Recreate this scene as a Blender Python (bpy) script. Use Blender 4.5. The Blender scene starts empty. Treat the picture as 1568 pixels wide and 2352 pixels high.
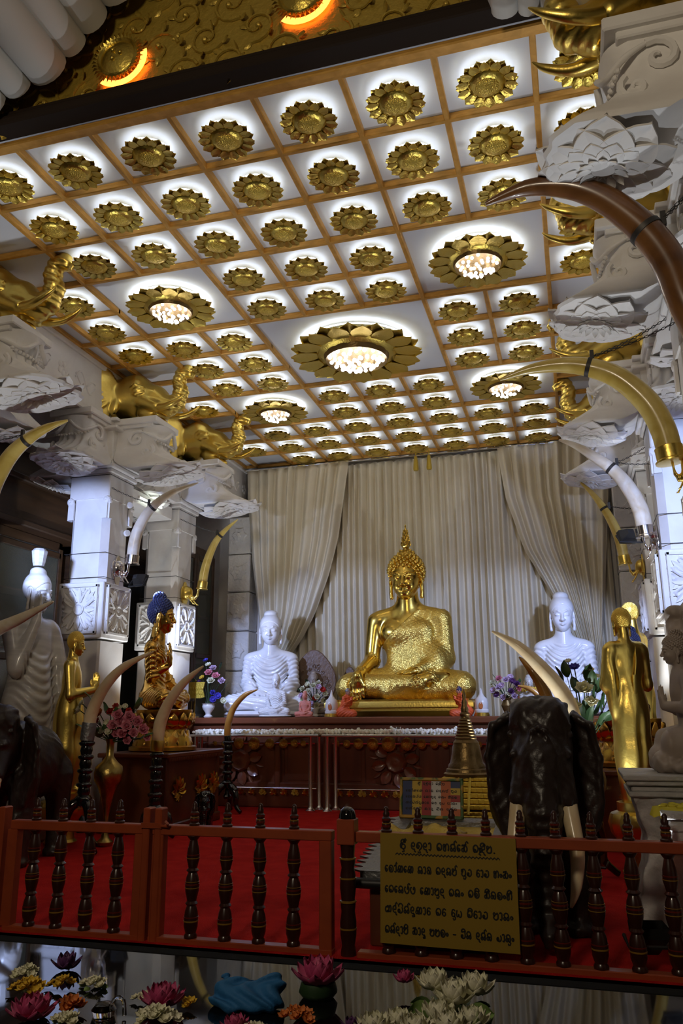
import bpy, math, random
import numpy as np
from mathutils import Vector, Matrix, Euler

SC = bpy.context.scene
COL = SC.collection
PI = math.pi
R = math.radians

# ------------------------------------------------------------------ camera
cam_d = bpy.data.cameras.new('camera')
cam = bpy.data.objects.new('camera', cam_d)
COL.objects.link(cam)
cam_d.sensor_fit = 'VERTICAL'
cam_d.sensor_height = 36.0
cam_d.lens = 28.077
cam_d.clip_start = 0.05
_r = Vector((0.9615, 0.2745, -0.00664))
_f = Vector((-0.26623, 0.93224, 0.24502))
_r = (_r - _f * _r.dot(_f)).normalized()
_f.normalize()
_u = _r.cross(_f)
cam.matrix_world = Matrix(((_r.x, _u.x, -_f.x, 2.7035), (_r.y, _u.y, -_f.y, 0.0), (_r.z, _u.z, -_f.z, 1.5), (0, 0, 0, 1)))
SC.camera = cam

# ------------------------------------------------------------------ world, exposure, hall lights
SC.view_settings.view_transform = 'Standard'
SC.view_settings.look = 'None'
SC.view_settings.gamma = 1.0
SC.view_settings.use_curve_mapping = False
SC.view_settings.exposure = 0.32
wd = bpy.data.worlds.new('hall_air')
SC.world = wd
wd.use_nodes = True
wd.node_tree.nodes['Background'].inputs[0].default_value = (1.0, 0.86, 0.66, 1)
wd.node_tree.nodes['Background'].inputs[1].default_value = 0.012

def lamp(name, kind, loc, target, power, color, size=0.3, spot=60, blend=0.5):
    d = bpy.data.lights.new(name, kind)
    d.energy = power
    d.color = color
    if kind == 'AREA':
        d.shape = 'DISK'; d.size = size
    else:
        d.shadow_soft_size = size
    if kind == 'SPOT':
        d.spot_size = R(spot); d.spot_blend = blend
    o = bpy.data.objects.new(name, d)
    COL.objects.link(o)
    o.location = loc
    o.rotation_euler = (Vector(target) - Vector(loc)).to_track_quat('-Z', 'Y').to_euler()
    return o

HALL = dict(power=130, color=(1.0, 0.84, 0.62))
lamp('hall_lamp', 'AREA', (0.6, -2.4, 5.2), (0.3, 5.0, 7.0), HALL['power'], HALL['color'], size=1.2)
FLOOD = (0.42, 0.55, 1.0)
UP = (0.90, 0.95, 1.0)
FLOODS = [  # location, target, watts, cone
    ((-3.32, 10.34, 3.42), (-2.2, 13.9, 2.1), 400, 66),
    ((3.45, 10.34, 3.62), (2.0, 13.7, 2.05), 400, 66),
    ((-3.72, 7.52, 3.60), (-4.05, 10.0, 3.7), 290, 56),
    ((4.05, 7.55, 3.70), (4.12, 10.1, 3.7), 290, 64),
    ((-3.72, 6.55, .22), (-2.9, 7.7, 6.7), 250, 62),
    ((2.72, 8.08, .22), (2.7, 8.0, 6.7), 250, 100),
    ((-3.25, 11.40, 1.15), (-2.4, 11.0, 6.7), 150, 125),
    ((3.55, 11.25, 1.0), (2.6, 11.0, 6.7), 150, 125),
    ((3.02, 5.66, .20), (3.1, 5.2, 6.7), 130, 42),
]
UPW = (250, 150, 130)

# ------------------------------------------------------------------ tools
def tag(o, label=None, cat=None, group=None, kind=None):
    if label: o['label'] = label
    if cat: o['category'] = cat
    if group: o['group'] = group
    if kind: o['kind'] = kind
    return o

def thing(name, label, cat, loc=(0, 0, 0), rz=0.0, group=None, kind=None):
    o = bpy.data.objects.new(name, None)
    o.empty_display_size = 0.1
    COL.objects.link(o)
    o.location = loc
    o.rotation_euler = (0, 0, rz)
    return tag(o, label, cat, group, kind)

def kids(o):
    return [c for c in bpy.data.objects if c.parent == o]

def copy_tree(o, parent=None, cache={}):
    c = o.copy()
    COL.objects.link(c)
    if parent: c.parent = parent
    if o.name not in cache: cache[o.name] = kids(o)
    for k in cache[o.name]: copy_tree(k, c)
    return c

def link_mesh(name, V, F, mat, parent=None, smooth=40, mats=None, midx=None):
    me = bpy.data.meshes.new(name)
    me.from_pydata([tuple(v) for v in V] if not isinstance(V, np.ndarray) else V.tolist(), [], F if isinstance(F, list) else F.tolist())
    for m in (mats or [mat]): me.materials.append(m)
    if midx is not None: me.polygons.foreach_set('material_index', midx)
    if smooth:
        me.polygons.foreach_set('use_smooth', [True] * len(me.polygons))
        if smooth < 180: me.set_sharp_from_angle(angle=R(smooth))
    me.update()
    o = bpy.data.objects.new(name, me)
    COL.objects.link(o)
    if parent: o.parent = parent
    return o

def TR(loc=(0, 0, 0), rot=(0, 0, 0), s=1.0):
    if isinstance(s, (int, float)): s = (s, s, s)
    return Matrix.Translation(loc) @ Euler(rot, 'XYZ').to_matrix().to_4x4() @ Matrix.Diagonal((*s, 1))

def look(loc, d, s=1.0, roll=0.0):
    """frame whose local z points along d"""
    q = Vector(d).to_track_quat('Z', 'Y').to_matrix().to_4x4()
    return Matrix.Translation(loc) @ q @ Matrix.Rotation(roll, 4, 'Z') @ Matrix.Diagonal((s, s, s, 1))

class MB:
    def __init__(s): s.V = []; s.F = []
    def add(s, V, F, M=None):
        n = len(s.V)
        if M is None: s.V += [tuple(v) for v in V]
        else: s.V += [tuple(M @ Vector(v)) for v in V]
        s.F += [tuple(i + n for i in f) for f in F]
        return s
    def box(s, c, d, M=None, b=0.0):
        x, y, z = d[0] / 2, d[1] / 2, d[2] / 2
        if b <= 0:
            V = [(c[0] + i * x, c[1] + j * y, c[2] + k * z) for k in (-1, 1) for j in (-1, 1) for i in (-1, 1)]
            F = [(0, 2, 3, 1), (4, 5, 7, 6), (0, 1, 5, 4), (2, 6, 7, 3), (0, 4, 6, 2), (1, 3, 7, 5)]
            return s.add(V, F, M)
        b = min(b, x * .9, y * .9, z * .9)
        V = []; F = []
        for k, (zz, ins) in enumerate(((-z, b), (-z + b, 0), (z - b, 0), (z, b))):
            xx, yy = x - ins, y - ins
            bb = b if ins == 0 else b * .5
            V += [(c[0] + p, c[1] + q, c[2] + zz) for p, q in ((-xx + bb, -yy), (xx - bb, -yy), (xx, -yy + bb), (xx, yy - bb), (xx - bb, yy), (-xx + bb, yy), (-xx, yy - bb), (-xx, -yy + bb))]
        F.append(tuple(reversed(range(8))))
        for k in range(3):
            for i in range(8):
                j = (i + 1) % 8
                F.append((k * 8 + i, k * 8 + j, k * 8 + 8 + j, k * 8 + 8 + i))
        F.append(tuple(range(24, 32)))
        return s.add(V, F, M)
    def lathe(s, prof, seg=24, M=None, mod=None):
        V = []; F = []
        for r, z in prof:
            for i in range(seg):
                a = 2 * PI * i / seg
                rr = r * (mod(a, z) if mod else 1)
                V.append((rr * math.cos(a), rr * math.sin(a), z))
        n = len(prof)
        for k in range(n - 1):
            for i in range(seg):
                j = (i + 1) % seg
                F.append((k * seg + i, k * seg + j, (k + 1) * seg + j, (k + 1) * seg + i))
        if prof[0][0] > 1e-5: F.append(tuple(reversed(range(seg))))
        if prof[-1][0] > 1e-5: F.append(tuple(range((n - 1) * seg, n * seg)))
        return s.add(V, F, M)
    def ball(s, c, r, seg=12, rings=8, M=None):
        if isinstance(r, (int, float)): r = (r, r, r)
        V = [(c[0], c[1], c[2] - r[2])]
        for k in range(1, rings):
            t = PI * k / rings
            for i in range(seg):
                a = 2 * PI * i / seg
                V.append((c[0] + r[0] * math.sin(t) * math.cos(a), c[1] + r[1] * math.sin(t) * math.sin(a), c[2] - r[2] * math.cos(t)))
        V.append((c[0], c[1], c[2] + r[2]))
        F = [(0, 1 + (i + 1) % seg, 1 + i) for i in range(seg)]
        for k in range(rings - 2):
            for i in range(seg):
                j = (i + 1) % seg
                F.append((1 + k * seg + i, 1 + k * seg + j, 1 + (k + 1) * seg + j, 1 + (k + 1) * seg + i))
        e = len(V) - 1; o = 1 + (rings - 2) * seg
        F += [(e, o + i, o + (i + 1) % seg) for i in range(seg)]
        return s.add(V, F, M)
    def tube(s, pts, rad, seg=10, M=None, sq=1.0, sub=0):
        pts = [Vector(p) for p in pts]
        if isinstance(rad, (int, float)): rad = [rad] * len(pts)
        if sub: pts, rad = spline(pts, rad, sub)
        V = []; F = []
        t0 = (pts[1] - pts[0]).normalized()
        n = t0.orthogonal().normalized()
        if abs(t0.z) < .9: n = (Vector((0, 0, 1)) - t0 * t0.z).normalized()
        for k, p in enumerate(pts):
            a = pts[max(k - 1, 0)]; b = pts[min(k + 1, len(pts) - 1)]
            t = (b - a).normalized()
            n = (n - t * n.dot(t)).normalized()
            m = t.cross(n)
            for i in range(seg):
                g = 2 * PI * i / seg
                V.append(p + (n * math.cos(g) + m * math.sin(g) * sq) * rad[k])
        for k in range(len(pts) - 1):
            for i in range(seg):
                j = (i + 1) % seg
                F.append((k * seg + i, k * seg + j, (k + 1) * seg + j, (k + 1) * seg + i))
        F.append(tuple(reversed(range(seg))))
        e = (len(pts) - 1) * seg
        F.append(tuple(range(e, e + seg)))
        return s.add(V, F, M)
    def prism(s, poly, h, M=None, b=0.0):
        """poly in local xy (ccw), extruded z 0..h"""
        n = len(poly)
        if b > 0:
            cx = sum(p[0] for p in poly) / n; cy = sum(p[1] for p in poly) / n
            top = []
            for x, y in poly:
                l = math.hypot(x - cx, y - cy) or 1
                k = max(0, (l - b) / l)
                top.append((cx + (x - cx) * k, cy + (y - cy) * k, h))
            V = [(x, y, 0) for x, y in poly] + [(x, y, h - b) for x, y in poly] + top
            L = 3
        else:
            V = [(x, y, 0) for x, y in poly] + [(x, y, h) for x, y in poly]
            L = 2
        F = [tuple(reversed(range(n)))]
        for k in range(L - 1):
            F += [(k * n + i, k * n + (i + 1) % n, (k + 1) * n + (i + 1) % n, (k + 1) * n + i) for i in range(n)]
        F.append(tuple(range((L - 1) * n, L * n)))
        return s.add(V, F, M)
    def grid(s, fn, nu, nv, M=None, thick=None):
        V = [fn(i / nu, j / nv) for j in range(nv + 1) for i in range(nu + 1)]
        w = nu + 1
        F = [(j * w + i, j * w + i + 1, (j + 1) * w + i + 1, (j + 1) * w + i) for j in range(nv) for i in range(nu)]
        if thick is not None:
            n = len(V)
            t = Vector(thick)
            V = V + [tuple(Vector(v) + t) for v in V]
            F = F + [tuple(reversed([i + n for i in f])) for f in F]
            ring = [i for i in range(w)] + [j * w + nu for j in range(1, nv + 1)] + [nv * w + i for i in range(nu - 1, -1, -1)] + [j * w for j in range(nv - 1, 0, -1)]
            F += [(ring[k], ring[k] + n, ring[(k + 1) % len(ring)] + n, ring[(k + 1) % len(ring)]) for k in range(len(ring))]
        return s.add(V, F, M)
    def petal(s, L, W, M, cup=0.25, tip=1.0, bend=0.0, n=5, th=0.0, ridge=.12):
        """leaf along local +x, width along y, cupped towards +z"""
        V = []; F = []
        for k in range(n + 1):
            t = k / n
            if tip > 1.5: w = W * np.interp(t, (0, .2, .4, .6, .8, 1), (.55, .82, .98, .96, .62, .02))
            else: w = W * math.sin(PI * min(t * .93 + .07, 1)) ** .7 * (1 if t < 1 else 0)
            x = L * t; z = cup * L * t * t + bend * L * math.sin(PI * t)
            ridge_ = ridge * W
            V += [(x, -w, z + 1.3 * ridge_), (x, -w * .5, z + .25 * ridge_), (x, 0, z - ridge_), (x, w * .5, z + .25 * ridge_), (x, w, z + 1.3 * ridge_)]
        for k in range(n):
            for i in range(4):
                a = k * 5 + i
                F.append((a, a + 5, a + 6, a + 1))
        if th:
            m = len(V)
            V += [(x, y, z + th) for x, y, z in V]
            F += [tuple(reversed([i + m for i in f])) for f in F]
            ring = [k * 5 for k in range(n + 1)] + [n * 5 + i for i in range(1, 5)] + [k * 5 + 4 for k in range(n - 1, -1, -1)] + [3, 2, 1]
            F += [(ring[i], ring[i] + m, ring[(i + 1) % len(ring)] + m, ring[(i + 1) % len(ring)]) for i in range(len(ring))]
        return s.add(V, F, M)
    def build(s, name, mat, parent=None, smooth=40):
        return link_mesh(name, s.V, s.F, mat, parent, smooth)

def spline(pts, rad, sub):
    P = []; Q = []
    n = len(pts)
    for i in range(n - 1):
        p0 = pts[max(i - 1, 0)]; p1 = pts[i]; p2 = pts[i + 1]; p3 = pts[min(i + 2, n - 1)]
        for k in range(sub):
            t = k / sub
            P.append(0.5 * ((2 * p1) + (p2 - p0) * t + (2 * p0 - 5 * p1 + 4 * p2 - p3) * t * t + (3 * p1 - p0 - 3 * p2 + p3) * t ** 3))
            Q.append(rad[i] + (rad[i + 1] - rad[i]) * t)
    P.append(pts[-1]); Q.append(rad[-1])
    return P, Q

# ------------------------------------------------------------------ materials
MATS = {}
def mat(name, base, rough=0.5, metal=0.0, base2=None, vscale=4.0, bump=0.0, bscale=20.0, bkind='noise', emit=None, estr=0.0, spec=0.5, coat=0.0, trans=0.0, alpha=1.0, stretch=(1, 1, 1), bdist=0.02, contrast=(0.35, 0.65)):
    m = bpy.data.materials.new(name)
    m.use_nodes = True
    nt = m.node_tree
    b = nt.nodes['Principled BSDF']
    I = b.inputs
    I['Base Color'].default_value = (*base, 1)
    I['Roughness'].default_value = rough
    I['Metallic'].default_value = metal
    I['Specular IOR Level'].default_value = spec
    I['Coat Weight'].default_value = coat
    I['Coat Roughness'].default_value = 0.08
    I['Transmission Weight'].default_value = trans
    I['Alpha'].default_value = alpha
    if emit:
        I['Emission Color'].default_value = (*emit, 1)
        I['Emission Strength'].default_value = estr
    tc = None
    def coord():
        nonlocal tc
        if tc is None:
            t = nt.nodes.new('ShaderNodeTexCoord')
            mp = nt.nodes.new('ShaderNodeMapping')
            mp.inputs['Scale'].default_value = stretch
            nt.links.new(t.outputs['Object'], mp.inputs['Vector'])
            tc = mp.outputs['Vector']
        return tc
    if base2:
        n = nt.nodes.new('ShaderNodeTexNoise')
        n.inputs['Scale'].default_value = vscale
        n.inputs['Detail'].default_value = 6
        n.inputs['Distortion'].default_value = 0.6
        nt.links.new(coord(), n.inputs['Vector'])
        r = nt.nodes.new('ShaderNodeValToRGB')
        r.color_ramp.elements[0].position = contrast[0]; r.color_ramp.elements[0].color = (*base, 1)
        r.color_ramp.elements[1].position = contrast[1]; r.color_ramp.elements[1].color = (*base2, 1)
        nt.links.new(n.outputs['Fac'], r.inputs['Fac'])
        nt.links.new(r.outputs['Color'], I['Base Color'])
    if bump:
        if bkind == 'voronoi':
            n = nt.nodes.new('ShaderNodeTexVoronoi'); out = 'Distance'
        elif bkind == 'wave':
            n = nt.nodes.new('ShaderNodeTexWave'); out = 'Fac'
            n.inputs['Distortion'].default_value = 6
        else:
            n = nt.nodes.new('ShaderNodeTexNoise'); out = 'Fac'
            n.inputs['Detail'].default_value = 4
        n.inputs['Scale'].default_value = bscale
        nt.links.new(coord(), n.inputs['Vector'])
        bp = nt.nodes.new('ShaderNodeBump')
        bp.inputs['Strength'].default_value = bump
        bp.inputs['Distance'].default_value = bdist
        nt.links.new(n.outputs[out], bp.inputs['Height'])
        nt.links.new(bp.outputs['Normal'], I['Normal'])
    MATS[name] = m
    return m

GOLD = (0.78, 0.54, 0.11)
M_ = dict(
    gold=mat('polished_gold', GOLD, .24, 1, bump=.12, bscale=9),
    gold_sheen=mat('satin_gold', (.82, .60, .14), .32, 1, bump=.1, bscale=30),
    gold_leaf=mat('hammered_gold_robe', (.80, .58, .14), .34, 1, bump=.4, bscale=60, bkind='voronoi', bdist=.014),
    gold_lotus=mat('lotus_gold', (.66, .49, .10), .33, 1, bump=.25, bscale=40),
    gold_bead=mat('beaded_gold', (.70, .50, .09), .36, .75, bump=.9, bscale=75, bkind='voronoi', bdist=.012),
    gold_red=mat('red_washed_gold', (.66, .40, .06), .28, 1, base2=(.38, .10, .02), vscale=5, contrast=(.5, .72)),
    gilt=mat('antique_gilt', (.70, .41, .09), .2, 1, bump=.2, bscale=14),
    gold_frieze=mat('brass_repousse', (.42, .29, .045), .40, .55, bump=.5, bscale=24),
    gold_beam=mat('gilded_wood', (.66, .35, .075), .42, .35, base2=(.52, .27, .05), vscale=9, stretch=(1, 1, 6)),
    brass=mat('aged_brass', (.52, .38, .12), .32, 1, base2=(.34, .23, .06), vscale=8, bump=.2, bscale=40),
    bronze=mat('dark_bronze', (.20, .13, .05), .38, .85, bump=.2, bscale=40),
    white=mat('white_stone', (.80, .78, .75), .62, base2=(.72, .69, .66), vscale=3, bump=.12, bscale=14),
    white_carved=mat('carved_white_stone', (.80, .78, .75), .62, bump=.7, bscale=15, bdist=.035),
    plaster=mat('white_ceiling_panel', (.66, .69, .75), .7),
    marble=mat('veined_grey_marble', (.60, .57, .52), .3, base2=(.42, .40, .37), vscale=1.6, stretch=(1, 1, 6), coat=.3),
    marble_white=mat('polished_white_marble', (.80, .80, .82), .22, coat=.4),
    stone_brown=mat('brown_marble', (.40, .33, .28), .5, base2=(.30, .24, .20), vscale=3),
    ped_stone=mat('grey_white_carved_stone', (.50, .48, .47), .5, base2=(.36, .35, .34), vscale=2, bump=.5, bscale=10, bdist=.05),
    ebony=mat('dark_carved_wood', (.024, .014, .011), .38, bump=.2, bscale=9, bkind='noise', bdist=.06),
    lacquer=mat('black_lacquer', (.006, .006, .007), .12, coat=.6),
    wood=mat('mahogany', (.15, .042, .017), .33, base2=(.085, .024, .010), vscale=3, stretch=(1, 1, .15), coat=.25),
    wood_dark=mat('dark_brown_wood', (.085, .042, .017), .5, base2=(.05, .024, .011), vscale=3, stretch=(.2, .2, 3)),
    wood_mid=mat('red_brown_wood', (.16, .045, .018), .35, coat=.3),
    rail=mat('orange_red_painted_wood', (.36, .062, .016), .42, base2=(.30, .05, .014), vscale=6, coat=.15),
    turned=mat('dark_turned_wood', (.040, .010, .006), .3, coat=.3),
    turned_red=mat('red_lacquer_band', (.14, .013, .006), .3, coat=.3),
    turned_yellow=mat('yellow_lacquer_band', (.28, .15, .02), .3, coat=.3),
    carpet=mat('red_carpet', (.56, .020, .015), .95, base2=(.45, .012, .011), vscale=5, bump=.5, bscale=160, spec=.1),
    stone_floor=mat('dark_hall_floor', (.03, .027, .025), .4),
    curtain=mat('beige_curtain', (.74, .67, .52), .85, base2=(.70, .63, .48), vscale=2, spec=.1),
    ivory=mat('cream_ivory', (.80, .66, .42), .32, base2=(.70, .53, .30), vscale=5, coat=.2),
    ivory_yellow=mat('yellow_ivory', (.70, .54, .16), .28, base2=(.55, .39, .08), vscale=5, coat=.3),
    ivory_brown=mat('brown_ivory', (.20, .085, .025), .3, base2=(.10, .04, .012), vscale=3, coat=.3),
    ivory_white=mat('pale_ivory', (.76, .70, .60), .28, base2=(.60, .48, .32), vscale=5, coat=.3),
    ivory_amber=mat('amber_ivory', (.52, .28, .06), .28, base2=(.36, .16, .03), vscale=5, coat=.3),
    silver=mat('polished_silver', (.78, .73, .70), .18, 1),
    chrome=mat('chrome', (.85, .84, .82), .25, 1),
    steel=mat('embossed_grey_metal', (.24, .24, .245), .45, .8, bump=.5, bscale=30),
    black=mat('black_metal', (.012, .012, .012), .45),
    gold_paint=mat('gold_paint', (.72, .50, .06), .4, .45),
    edge_wood=mat('dark_edge_wood', (.016, .009, .005), .75, spec=.2),
    matte_black=mat('matte_black', (.006, .006, .006), .9, spec=.1),
    arch_stone=mat('grey_white_arch_stone', (.50, .49, .46), .7),
    wire=mat('dark_wire', (.05, .045, .04), .5, .5),
    glass=mat('cabinet_glass', (.17, .18, .15), .06, alpha=.34, spec=.6),
    blue_hair=mat('blue_painted_hair', (.025, .035, .11), .35, coat=.3),
    table=mat('black_polished_table', (.004, .004, .005), .03, spec=.5),
    blue_cloth=mat('blue_cloth', (.012, .115, .30), .75, bump=.15, bscale=60),
    petal_pink=mat('deep_pink_petal', (.40, .035, .13), .6, base2=(.55, .10, .22), vscale=12),
    petal_rose=mat('rose_pink_petal', (.62, .17, .24), .6, base2=(.72, .30, .36), vscale=12),
    petal_lilac=mat('lilac_petal', (.55, .40, .55), .6),
    petal_white=mat('cream_white_petal', (.72, .69, .55), .6, base2=(.62, .62, .40), vscale=14),
    petal_yellow=mat('yellow_petal', (.62, .40, .03), .6),
    petal_red=mat('red_petal', (.50, .03, .02), .6),
    petal_orange=mat('orange_petal', (.55, .16, .03), .6),
    petal_purple=mat('purple_petal', (.10, .03, .12), .6),
    petal_blue=mat('violet_blue_petal', (.06, .05, .40), .6),
    leaf=mat('green_leaf', (.045, .11, .03), .5),
    leaf_dark=mat('dark_green_leaf', (.018, .045, .015), .5),
    leaf_pale=mat('pale_green_leaf', (.22, .34, .10), .5),
    jasmine=mat('white_blossom', (.92, .90, .78), .6),
    pinkstone=mat('pink_stone', (.70, .26, .20), .5),
    orange_robe=mat('orange_red_robe', (.74, .12, .03), .5),
    skin=mat('painted_skin', (.50, .24, .16), .5),
    white_ceramic=mat('white_ceramic', (.78, .76, .74), .3),
    silk_gold=mat('gold_cloth', (.55, .38, .04), .45, .3, bump=.6, bscale=30),
    led=mat('cool_white_led', (1, 1, 1), .5, emit=(.80, .87, 1.0), estr=6),
    bulb=mat('lit_crystal', (1, 1, 1), .1, emit=(1.0, .93, .86), estr=6.5),
    led_tube=mat('fluorescent_tube', (1, 1, 1), .4, emit=(.86, 1.0, .88), estr=6),
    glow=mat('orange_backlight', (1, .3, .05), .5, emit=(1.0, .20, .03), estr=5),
    red_white=mat('yellow_crochet', (.58, .50, .04), .8),
    screen_brown=mat('carved_brown_filigree', (.15, .085, .05), .45, bump=.5, bscale=20),
    clear=mat('clear_glass', (.9, .9, .9), .03, trans=1.0),
)
LET = mat('black_paint', (.01, .008, .006), .6)
# ------------------------------------------------------------------ sculpting: signed distance fields turned into one smooth mesh
def snet(D, lo, h):
    S = D < 0
    nx, ny, nz = D.shape
    c = np.zeros((nx - 1, ny - 1, nz - 1), np.int8)
    cor = [(i, j, k) for i in (0, 1) for j in (0, 1) for k in (0, 1)]
    for i, j, k in cor: c += S[i:nx - 1 + i, j:ny - 1 + j, k:nz - 1 + k]
    act = np.argwhere((c > 0) & (c < 8))
    idx = -np.ones(c.shape, np.int64)
    idx[tuple(act.T)] = np.arange(len(act))
    P = np.zeros((len(act), 3)); W = np.zeros(len(act))
    for a in cor:
        for ax in range(3):
            if a[ax]: continue
            b = list(a); b[ax] = 1
            va = D[tuple((act + a).T)]; vb = D[tuple((act + b).T)]
            m = (va < 0) != (vb < 0)
            t = np.where(m, va / np.where(va == vb, 1, va - vb), 0)
            p = np.array(a)[None] + t[:, None] * (np.array(b) - np.array(a))[None]
            P[m] += p[m]; W[m] += 1
    V = (act + P / W[:, None]) * h + lo
    Fs = []
    for ax in range(3):
        b, d = (ax + 1) % 3, (ax + 2) % 3
        s0 = [slice(None)] * 3; s1 = [slice(None)] * 3
        s0[ax] = slice(0, -1); s1[ax] = slice(1, None)
        A = S[tuple(s0)]; B = S[tuple(s1)]
        e = np.argwhere(A != B)
        e = e[(e[:, b] > 0) & (e[:, d] > 0) & (e[:, b] < D.shape[b] - 1) & (e[:, d] < D.shape[d] - 1)]
        ib = np.zeros(3, int); ib[b] = 1
        id_ = np.zeros(3, int); id_[d] = 1
        q = np.stack([idx[tuple((e - ib - id_).T)], idx[tuple((e - id_).T)], idx[tuple(e.T)], idx[tuple((e - ib).T)]], 1)
        ins = A[tuple(e.T)]
        q[~ins] = q[~ins][:, ::-1]
        Fs.append(q)
    return V, np.concatenate(Fs)

class SDF:
    def __init__(s, lo, hi, h):
        s.h = h; s.lo = np.array(lo, float)
        n = np.ceil((np.array(hi, float) - s.lo) / h).astype(int) + 1
        s.ax = [(s.lo[i] + h * np.arange(n[i])).astype(np.float32) for i in range(3)]
        s.D = np.full(tuple(n), .3, np.float32)
        s.B = np.full(tuple(n), .3, np.float32)
        s.bare = False
    def xyz(s): return s.ax[0][:, None, None], s.ax[1][None, :, None], s.ax[2][None, None, :]
    def put(s, fn, lo, hi, k=.05, sub=False):
        m = k + 4 * s.h
        sl = []
        for i in range(3):
            a = int(max(0, math.floor((lo[i] - m - s.lo[i]) / s.h))); b = int(min(len(s.ax[i]), math.ceil((hi[i] + m - s.lo[i]) / s.h) + 1))
            if b - a < 1: return s
            sl.append(slice(a, b))
        sl = tuple(sl)
        d = fn(s.ax[0][sl[0]][:, None, None], s.ax[1][sl[1]][None, :, None], s.ax[2][sl[2]][None, None, :]).astype(np.float32)
        a = s.D[sl]
        if sub:
            hh = np.maximum(k - np.abs(a + d), 0) / k
            s.D[sl] = np.maximum(a, -d) + hh * hh * k / 4
        else:
            hh = np.maximum(k - np.abs(a - d), 0) / k
            s.D[sl] = np.minimum(a, d) - hh * hh * k / 4
            if s.bare: s.B[sl] = np.minimum(s.B[sl], d)
        return s
    def ell(s, c, r, k=.05, rot=None, sub=False):
        c = np.array(c, float); r = np.array(r, float)
        if rot is None:
            def fn(X, Y, Z):
                x, y, z = (X - c[0]), (Y - c[1]), (Z - c[2])
                k0 = np.sqrt((x / r[0]) ** 2 + (y / r[1]) ** 2 + (z / r[2]) ** 2)
                k1 = np.sqrt((x / r[0] ** 2) ** 2 + (y / r[1] ** 2) ** 2 + (z / r[2] ** 2) ** 2) + 1e-6
                return k0 * (k0 - 1) / k1
            e = r
        else:
            m = np.array(Euler(rot, 'XYZ').to_matrix())
            def fn(X, Y, Z):
                a, b, d = X - c[0], Y - c[1], Z - c[2]
                x = m[0, 0] * a + m[1, 0] * b + m[2, 0] * d; y = m[0, 1] * a + m[1, 1] * b + m[2, 1] * d; z = m[0, 2] * a + m[1, 2] * b + m[2, 2] * d
                k0 = np.sqrt((x / r[0]) ** 2 + (y / r[1]) ** 2 + (z / r[2]) ** 2)
                k1 = np.sqrt((x / r[0] ** 2) ** 2 + (y / r[1] ** 2) ** 2 + (z / r[2] ** 2) ** 2) + 1e-6
                return k0 * (k0 - 1) / k1
            e = np.abs(m) @ r
        return s.put(fn, c - e, c + e, k, sub)
    def rc(s, a, b, ra, rb=None, k=.05, sub=False):
        rb = ra if rb is None else rb
        a = np.array(a, float); b = np.array(b, float); v = b - a; L = float(v @ v) + 1e-9
        def fn(X, Y, Z):
            x, y, z = X - a[0], Y - a[1], Z - a[2]
            t = np.clip((x * v[0] + y * v[1] + z * v[2]) / L, 0, 1)
            return np.sqrt((x - t * v[0]) ** 2 + (y - t * v[1]) ** 2 + (z - t * v[2]) ** 2) - (ra + (rb - ra) * t)
        q = max(ra, rb)
        return s.put(fn, np.minimum(a, b) - q, np.maximum(a, b) + q, k, sub)
    def chain(s, pts, rad, k=.05, sub=False):
        for i in range(len(pts) - 1): s.rc(pts[i], pts[i + 1], rad[i], rad[i + 1], k, sub)
        return s
    def box(s, c, r, k=.03, rd=.02, sub=False):
        def fn(X, Y, Z):
            x, y, z = np.abs(X - c[0]) - r[0] + rd, np.abs(Y - c[1]) - r[1] + rd, np.abs(Z - c[2]) - r[2] + rd
            return np.sqrt(np.maximum(x, 0) ** 2 + np.maximum(y, 0) ** 2 + np.maximum(z, 0) ** 2) + np.minimum(np.maximum(x, np.maximum(y, z)), 0) - rd
        c = np.array(c, float); r = np.array(r, float)
        return s.put(fn, c - r, c + r, k, sub)
    def hand(s, w, d, up, L, k=.02, curl=0.0, side=1, spread=.35):
        """wrist w, finger direction d, palm-normal up, hand length L, side=+1/-1 puts the thumb"""
        w = Vector(w); d = Vector(d).normalized(); up = Vector(up); up = (up - d * up.dot(d)).normalized()
        q = d.cross(up) * side
        pw = L * .42
        pc = w + d * (L * .26)
        s.rc(w, pc, L * .13, L * .17, k * 1.5)
        for i, f in enumerate((-1.5, -.5, .5, 1.5)):
            base = w + d * (L * .42) + q * (pw * .27 * f)
            s.rc(w + d * (L * .1) + q * (pw * .12 * f), base, L * .12, L * .085, k)
            fl = L * (.50, .58, .55, .42)[i] if True else 0
            dd = (d + q * (spread * .12 * f)).normalized()
            p = base; ang = curl * .35
            for j in range(3):
                dj = (dd * math.cos(ang) - up * math.sin(ang)).normalized()
                n = p + dj * (fl * (.44, .31, .25)[j])
                s.rc(p, n, L * (.070, .062, .055)[j], L * (.062, .055, .045)[j], k * .35)
                p = n; ang += curl * .55
        # thumb leaves the side of the palm (index side)
        b0 = w + d * (L * .14) - q * (pw * .36)
        b1 = b0 + (d * .62 - q * .55 - up * .25 * min(curl + .3, 1)) * (L * .28)
        b2 = b1 + (d * .92 - q * .12 - up * .3 * curl) * (L * .24)
        s.rc(w + d * (L * .1), b0, L * .12, L * .09, k); s.rc(b0, b1, L * .09, L * .075, k * .6); s.rc(b1, b2, L * .07, L * .052, k * .4)
        return s
    def mesh(s, D=None):
        D = (s.D if D is None else D).copy()
        for i in range(3):
            sl = [slice(None)] * 3
            for e in (0, -1):
                sl[i] = e; D[tuple(sl)] = np.maximum(D[tuple(sl)], s.h)
        return snet(D, s.lo, s.h)

def sstep(a, b, x):
    t = np.clip((x - a) / (b - a), 0, 1)
    return t * t * (3 - 2 * t)

def xf(V, M):
    m = np.array(M)
    return np.asarray(V) @ m[:3, :3].T + m[:3, 3]

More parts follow.
